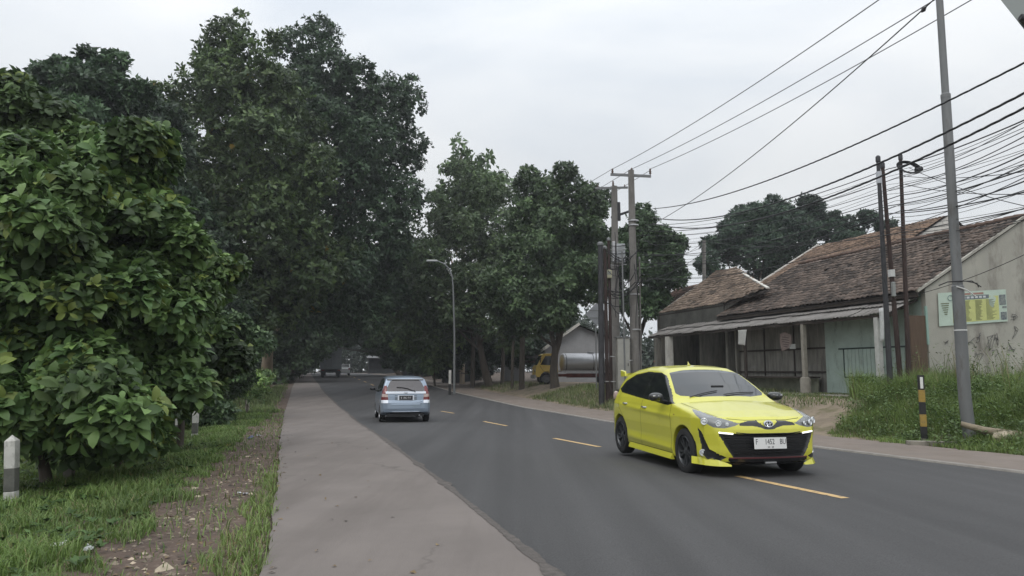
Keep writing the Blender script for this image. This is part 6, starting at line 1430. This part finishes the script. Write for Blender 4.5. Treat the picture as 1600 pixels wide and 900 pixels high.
# ---- corner of a big sign board at the top right
q = [at(1562, -2, 9), at(1601, 47, 9)]; d = (q[1]-q[0]); nb_ = Vector((d.z, 0, -d.x)).normalized()
if nb_.x < 0: nb_ = -nb_
o = q[0]-d*1.2; V = [o, o+d*3.4, o+d*3.4+nb_*.9, o+nb_*.9]
m = MB(); m.add([v for v in V]+[v+Vector((.05, .06, .02)) for v in V], [(0, 1, 2, 3), (4, 7, 6, 5), (0, 4, 5, 1), (1, 5, 6, 2), (2, 6, 7, 3), (3, 7, 4, 0)])
sb = empty('sign_board', (0, 0, 0), 0, 'corner of a grey panel with dark bracket jutting in at the top right', 'sign board'); m.build('panel', mat('panel_grey', (.30, .325, .31), .6), sb); MB().tube([at(1594, 27, 8.93), at(1612, 33, 8.93), at(1640, 60, 8.93)], [.045, .075, .08], 10).build('bracket', DKS, sb, smooth=True)
MB().tube([at(1700, 60, 9.1), Vector((at(1700, 60, 9.1).x, 9.1, tz(10, 9.1)-.2))], .08, 10).build('post', GALV, sb)

# ================================================================ TANKER LORRY and other traffic
def lorry():
    D = 51.5; b = onT(850, D); L = empty('tanker_lorry', (0, 0, 0), label='yellow cabbed tanker lorry with a steel tank, parked behind the dark tree trunk', cat='lorry')
    YC = mat('cab_yellow', (.62, .43, .08), .45, coat=.3, var=.08, vs=3); TK = mat('tank_steel', (.50, .50, .51), .5, .6, var=.12, vs=1.5, stretch=(.4, 1, 2)); RC = mat('chassis_red', (.16, .045, .035), .7, var=.3, vs=4)
    # cab in local coords: x forward (to the left in the picture), z up
    cab_ = [(0, .55), (0, 2.0), (.12, 2.12), (.95, 2.10), (1.08, 2.02), (1.42, 1.30), (1.52, 1.18), (1.55, .62), (1.42, .50), (1.25, .50), (1.15, .70), (.95, .86), (.70, .88), (.48, .74), (.38, .50), (0, .50)]
    M = Matrix.Rotation(math.pi/2, 4, 'X')
    cb = MB().prism(cab_, 1.8, Matrix.Translation((0, .9, 0)) @ M).build('cab', YC, L, bevel=.03)
    MB().prism([(.30, 1.30), (.30, 1.93), (.88, 1.93), (1.22, 1.33)], .01, Matrix.Translation((0, -.902, 0)) @ M).build('side_window', GLS, L); MB().prism([(.30, 1.30), (.30, 1.93), (.88, 1.93), (1.22, 1.33)], .01, Matrix.Translation((0, .912, 0)) @ M).build('side_window', GLS, L)
    MB().add([(1.115, -.8, 1.96), (1.115, .8, 1.96), (1.425, .8, 1.33), (1.425, -.8, 1.33)], [(0, 1, 2, 3)]).build('windscreen', GLS, L)
    MB().box((1.60, 0, .52), (.14, 1.8, .26)).build('bumper', mat('bumper_grey', (.3, .3, .3), .6), L, bevel=.03)
    for s in (1, -1):
        MB().lathe([(.001, 0), (.11, 0), (.11, .03)], 12, Matrix.Translation((1.555, s*.65, .92)) @ Matrix.Rotation(R(90), 4, 'Y')).build('headlight', HLG, L); MB().box((1.25, s*1.08, 1.65), (.05, .16, .34)).build('mirror', BLK, L, bevel=.02)
        MB().beam((1.15, s*.9, 1.75), (1.25, s*1.05, 1.75), .025, .025).build('mirror_arm', BLK, L)
        MB().prism([(.16, 1.22), (.30, 1.22), (.30, 1.17), (.16, 1.17)], .02, Matrix.Translation((0, -.905 if s < 0 else .925, 0)) @ M).build('door_handle', BLK, L)
    for s in (1, -1):
        ribs = [(.06, .62), (.06, 1.98)]
        MB().beam((.07, s*.904, .62), (.07, s*.904, 1.98), .01, .02).build('door_gap', mat('gap_dark', (.08, .06, .02), .8), L); MB().beam((1.02, s*.904, .9), (1.26, s*.904, 1.28), .01, .02).build('door_gap', mat('gap_dark', (.08, .06, .02)), L)
    MB().box((-2.3, 0, .62), (4.7, .85, .20)).build('chassis', RC, L, bevel=.01)
    # elliptical tank
    n = 32; m = MB(); Mx = Matrix.Translation((-2.5, 0, 1.48)) @ Matrix.Rotation(R(90), 4, 'Y') @ Matrix.Diagonal((.66, .95, 1, 1))
    m.lathe([(.001, -2.18), (.7, -2.14), (.93, -2.08), (1, -2.0), (1, 2.0), (.93, 2.08), (.7, 2.14), (.001, 2.18)], n, Mx, cap=False); tk = m.build('tank', TK, L, smooth=True)
    for x in (-4.4, -2.5, -.6): MB().lathe([(1.01, -.03), (1.01, .03)], n, Matrix.Translation((x, 0, 1.48)) @ Matrix.Rotation(R(90), 4, 'Y') @ Matrix.Diagonal((.66, .95, 1, 1)), cap=False).build('tank_hoop', GALV, tk)
    MB().lathe([(.28, 0), (.28, .14), (.0, .16)], 16, Matrix.Translation((-2.5, 0, 2.10))).build('manhole', TK, tk, smooth=True)
    MB().box((-2.5, -.93, .90), (4.5, .05, .08)).build('white_rail', mat('rail_white', (.6, .6, .6), .5), L); MB().box((-2.5, .93, .90), (4.5, .05, .08)).build('white_rail', mat('rail_white', (.6, .6, .6)), L)
    m = MB()
    MB().box((-2.4, -.92, .60), (3.0, .04, .30)).build('side_guard', RC, L); MB().box((-4.72, 0, .62), (.08, 1.9, .3)).build('rear_bumper', RC, L)
    for x in (.82, -3.4):
        for s in (1, -1): wheel(L, (x, s*.80, .40), s, .40, .24, mat('truck_rim', (.2, .2, .2), .6, .3), 8)
    for s in (1, -1): wheel(L, (-3.4, s*.56, .40), s, .40, .2, mat('truck_rim', (.2, .2, .2)), 8)
    s_ = (605-557)/1155*D/2.15
    L.scale = (s_,)*3; L.rotation_euler = (0, 0, math.pi+R(6)); p = onT(862, D); L.location = (p.x+.3, D, tz(p.x, D)-.02)
    return L
lorry()
# traffic under the far tunnel: box truck, white car, motorcyclist
def box_truck():
    D = 82; t = empty('box_truck', (at(517, 580, D).x, D, G(D)), R(15), 'dark box lorry with pale rear doors far ahead in the left lane', 'lorry')
    MB().box((0, 2.2, 2.05), (2.3, 4.4, 2.3)).build('cargo_box', mat('truck_box', (.17, .18, .185), .6, var=.15, vs=1), t, bevel=.03)
    for s in (1, -1): MB().box((s*.56, -.02, 2.0), (1.06, .03, 2.1)).build('rear_door', mat('truck_door', (.22, .235, .24), .6, var=.12, vs=2), t)
    MB().box((0, 3.9, .75), (2.1, 6.4, .25)).build('chassis', BLK, t); MB().prism([(4.6, .7), (6.6, .7), (6.5, 1.5), (6.2, 2.5), (4.6, 2.5)], 2.0, Matrix.Translation((1.0, 0, 0)) @ Matrix(((0, 0, -1, 0), (1, 0, 0, 0), (0, 1, 0, 0), (0, 0, 0, 1)))).build('cab', mat('truck_cab', (.12, .12, .13), .5), t, bevel=.04)
    MB().box((0, .05, .62), (2.2, .08, .14)).build('rear_bumper', DKS, t)
    for s in (1, -1):
        MB().box((s*.85, .0, .80), (.3, .05, .12)).build('taillight', RED, t); MB().box((s*.8, .15, .45), (.5, .02, .45)).build('mud_flap', BLK, t)
    for (x, yy) in ((.85, 1.1), (-.85, 1.1), (.85, 5.6), (-.85, 5.6)):
        w_ = wheel(t, (x, yy, .44), 1 if x > 0 else -1, .44, .28, mat('truck_rim', (.2, .2, .2)), 6); w_.rotation_euler = (0, 0, R(-90))
    return t
box_truck()
def far_car(u, D, lab, colr, rz):
    p = at(u, 575, D); t = empty('parked_car', (p.x, D, tz(p.x, D)+.02), rz, lab, 'car'); m = mat('far_car%.2f' % colr[0], colr, .35, coat=.6)
    MB().prism([(-1.95, .35), (-1.98, .85), (-1.75, 1.02), (-1.35, 1.45), (.25, 1.48), (1.05, 1.02), (1.9, .85), (2.0, .5), (1.95, .3), (-1.9, .3)], 1.66, Matrix.Translation((0, .83, 0)) @ Matrix.Rotation(math.pi/2, 4, 'X')).build('body', m, t, bevel=.08)
    for s in (1, -1): MB().prism([(-1.45, 1.02), (-1.2, 1.38), (.2, 1.40), (.85, 1.02)], .01, Matrix.Translation((0, -.835 if s < 0 else .845, 0)) @ Matrix.Rotation(math.pi/2, 4, 'X')).build('side_window', GLS, t)
    MB().add([(-1.42, -.68, 1.43), (-1.42, .68, 1.43), (-1.75, .74, 1.06), (-1.75, -.74, 1.06)], [(0, 1, 2, 3)]).build('rear_window', GLS, t)
    MB().add([(.32, -.68, 1.46), (.32, .68, 1.46), (1.02, .74, 1.06), (1.02, -.74, 1.06)], [(0, 1, 2, 3)]).build('windscreen', GLS, t)
    for s in (1, -1):
        MB().box((-1.985, s*.7, .85), (.03, .2, .2)).build('taillight', RED, t); MB().box((1.96, s*.62, .72), (.06, .3, .14)).build('headlight', HLG, t)
    for x in (-1.25, 1.25):
        for s in (1, -1): wheel(t, (x, s*.74, .31), s, .31, .19, RIMS, 6)
far_car(536, 98, 'small white car far away, just right of the box lorry', (.55, .56, .57), R(105))
# litter, leaves, stones on the left verge
for i, (u, v, s, lb) in enumerate(((258, 893, .055, 'largest pale stone at the bottom of the dirt track'), (305, 765, .035, 'flat ochre stone halfway along the dirt track'), (310, 778, .03, 'pale stone just below the flat ochre one'), (262, 812, .026, 'pale pebble left of the dirt track middle'), (300, 815, .024, 'round pebble in the middle of the dirt track'), (206, 848, .022, 'small pebble at the left edge of the dirt track'), (225, 870, .024, 'small stone low in the dirt track'), (388, 715, .04, 'small pale stone near the top of the dirt track'), (405, 728, .03, 'pebble at the grass corner near the top of the track'))):
    p = gpt(u, v); stone('stone', p+Vector((0, 0, .008)), (s*1.5, s*1.1, s*.55), STN, lb, group='stones in the dirt track', seed=i)
# countless gravel
n = 1900; yy = 3.6+26*rng.random(n)**1.6; t = rng.random(n); xx = itp(pl, yy)*(1-t)+np.minimum(itp(pr, yy), np.interp(yy, Ey, E_SL)-.05)*t+wob(yy, yy)*.6
V = []; F = []; cs = []
base = [Vector(v) for v in ((1, 0, 0), (-.6, .8, 0), (-.5, -.9, 0), (.1, 0, .75), (.5, .7, .2), (.3, -.8, .25))]
for i in range(n):
    s = abs(rng.normal(.010, .009))+.004; a = rng.random()*6.3; z = tz(xx[i], yy[i])+.012; k = len(V); ca, sa = math.cos(a)*s, math.sin(a)*s
    for v in base: V.append((xx[i]+v.x*ca-v.y*sa, yy[i]+v.x*sa+v.y*ca, z+v.z*s*.8))
    F += [(k, k+4, k+3), (k+4, k+1, k+3), (k+1, k+2, k+3), (k+2, k+5, k+3), (k+5, k, k+3)]
    c = np.array((.24, .195, .145))*rng.uniform(.2, 1.1)*(1.9 if rng.random() < .12 else 1); cs += [np.clip(c, .02, .8)]*6
tag(np_mesh('gravel', V, np.array(F), mat('gravel', (.9, .9, .9), .9, attr=True), cols=np.array(cs)), 'small pale stones and crumbs scattered along the dirt track', 'gravel', kind='stuff')
# dry leaves and twigs dropped on the track and along the shoulder
n = 1500; yy = 3.6+24*rng.random(n)**1.5; t = rng.random(n)**.8; xx = itp(pl, yy, -.3)*(1-t)+(np.interp(yy, Ey, E_SL)+.05)*t
k_ = rng.random(n) < .045; xx[k_] = (np.interp(yy, Ey, E_SL)+rng.random(n)**2*1.8)[k_]
zz_ = T(xx, yy)+.018; on_ = xx > np.interp(yy, Ey, E_SL); zz_[on_] = np.interp(yy, GY, GZ)[on_]+.018
a = rng.random(n)*6.28; D_ = np.stack([np.cos(a), np.sin(a), rng.normal(0, .12, n)], 1); Nl_ = np.stack([rng.normal(0, .2, n), rng.normal(0, .2, n), np.ones(n)], 1)
c_ = np.array([(.10, .065, .035), (.17, .12, .06), (.05, .035, .025), (.22, .16, .08)])[rng.integers(0, 4, n)]*rng.normal(1, .2, n)[:, None]
V_, F_, cc_ = leaf_mesh(np.stack([xx, yy, zz_], 1), D_, Nl_, .02+.06*rng.random(n), .012+.03*rng.random(n), np.clip(c_, .01, 1))
tag(np_mesh('leaf_litter', V_, F_, mat('dry_leaf', (.9, .9, .9), .8, attr=True), cols=cc_), 'dry brown leaves and bits dropped along the dirt track and shoulder edge', 'leaf litter', kind='stuff')
def litter(name, u, v, s, colr, lb, cat='litter', dz=.04):
    p = gpt(u, v)+Vector((0, 0, dz)); n_ = 6; V = []; F = []; r = random.Random(u)
    for i in range(n_+1):
        for j in range(n_+1): V.append(((i/n_-.5)*s+r.uniform(-.1, .1)*s, (j/n_-.5)*s*.6+r.uniform(-.08, .08)*s, r.uniform(0, .3)*s))
    for i in range(n_):
        for j in range(n_): a = i*(n_+1)+j; F.append((a, a+1, a+n_+2, a+n_+1))
    o = np_mesh(name, V, np.array(F), mat(name+'%.2f%.2f' % (colr[0], colr[2]), colr, .7)); o.location = p; o.rotation_euler = (r.uniform(-.3, .3), r.uniform(-.3, .3), r.random()*6); tag(o, lb, cat)
litter('crumpled_paper', 91, 862, .10, (.6, .6, .58), 'crumpled white paper in the grass at the bottom left')
litter('crumpled_paper', 137, 868, .09, (.45, .47, .45), 'greyish plastic scrap by the dirt track at the bottom left')
litter('crumpled_paper', 378, 776, .10, (.62, .63, .66), 'white plastic scrap at the edge of the grass strip', dz=.02)
litter('fallen_leaf', 201, 741, .10, (.42, .30, .05), 'yellow fallen leaf in the grass below the saplings', 'fallen leaf', .08)
litter('fallen_leaf', 154, 854, .05, (.42, .32, .05), 'small yellow leaf near the bottom of the dirt track', 'fallen leaf')
litter('fallen_leaf', 357, 700, .12, (.40, .30, .06), 'yellow leaf on the grass edge further up the dirt track', 'fallen leaf')
litter('plastic_scrap', 391, 687, .16, (.10, .11, .20), 'dark blue and white wrapper near the top of the dirt track', dz=.03)
litter('plastic_scrap', 404, 683, .10, (.6, .62, .66), 'pale scrap beside the dark wrapper on the dirt track', dz=.03)
# red implement glimpsed beyond the pole cluster
p = onT(1018, 43); rt = empty('handcart', p, R(20), 'red framed handcart parked between the tallest pole and the white column', 'handcart'); RF = mat('cart_red', (.33, .07, .055), .6)
m = MB(); m.tube([(-.5, 0, .5), (-.2, 0, .75), (.3, 0, 1.0), (.45, 0, 1.35), (.2, 0, 1.45)], .045, 8); m.build('handle', RF, rt, smooth=True); MB().box((-.5, .2, .75), (1.1, .6, .4)).build('tray', mat('cart_dark', (.06, .055, .05), .8), rt, bevel=.02); MB().tube([(-.1, 0, .1), (.3, 0, 1.0)], .04, 8).build('frame', RF, rt)
for s in (0, .45): w_ = wheel(rt, (-.5, s, .32), 1 if s else -1, .32, .09, DKS, 8)
bm_ = MB().box((20, 80, 18), (300, 220, 41)); hz = bm_.build('haze', mat('haze_air', (1, 1, 1))); tag(hz, 'thin pale haze over the whole road and trees', 'haze', kind='stuff')
hm = bpy.data.materials.new('haze'); hm.use_nodes = True; hm.node_tree.nodes.clear(); o_ = hm.node_tree.nodes.new('ShaderNodeOutputMaterial'); pv = hm.node_tree.nodes.new('ShaderNodeVolumePrincipled')
pv.inputs['Color'].default_value = (.93, .96, 1, 1); pv.inputs['Density'].default_value = .0007; pv.inputs['Anisotropy'].default_value = .2
hm.node_tree.links.new(pv.outputs[0], o_.inputs['Volume']); hz.data.materials.clear(); hz.data.materials.append(hm)
scene.cycles.volume_bounces = 0; scene.cycles.max_bounces = 8; scene.cycles.diffuse_bounces = 3
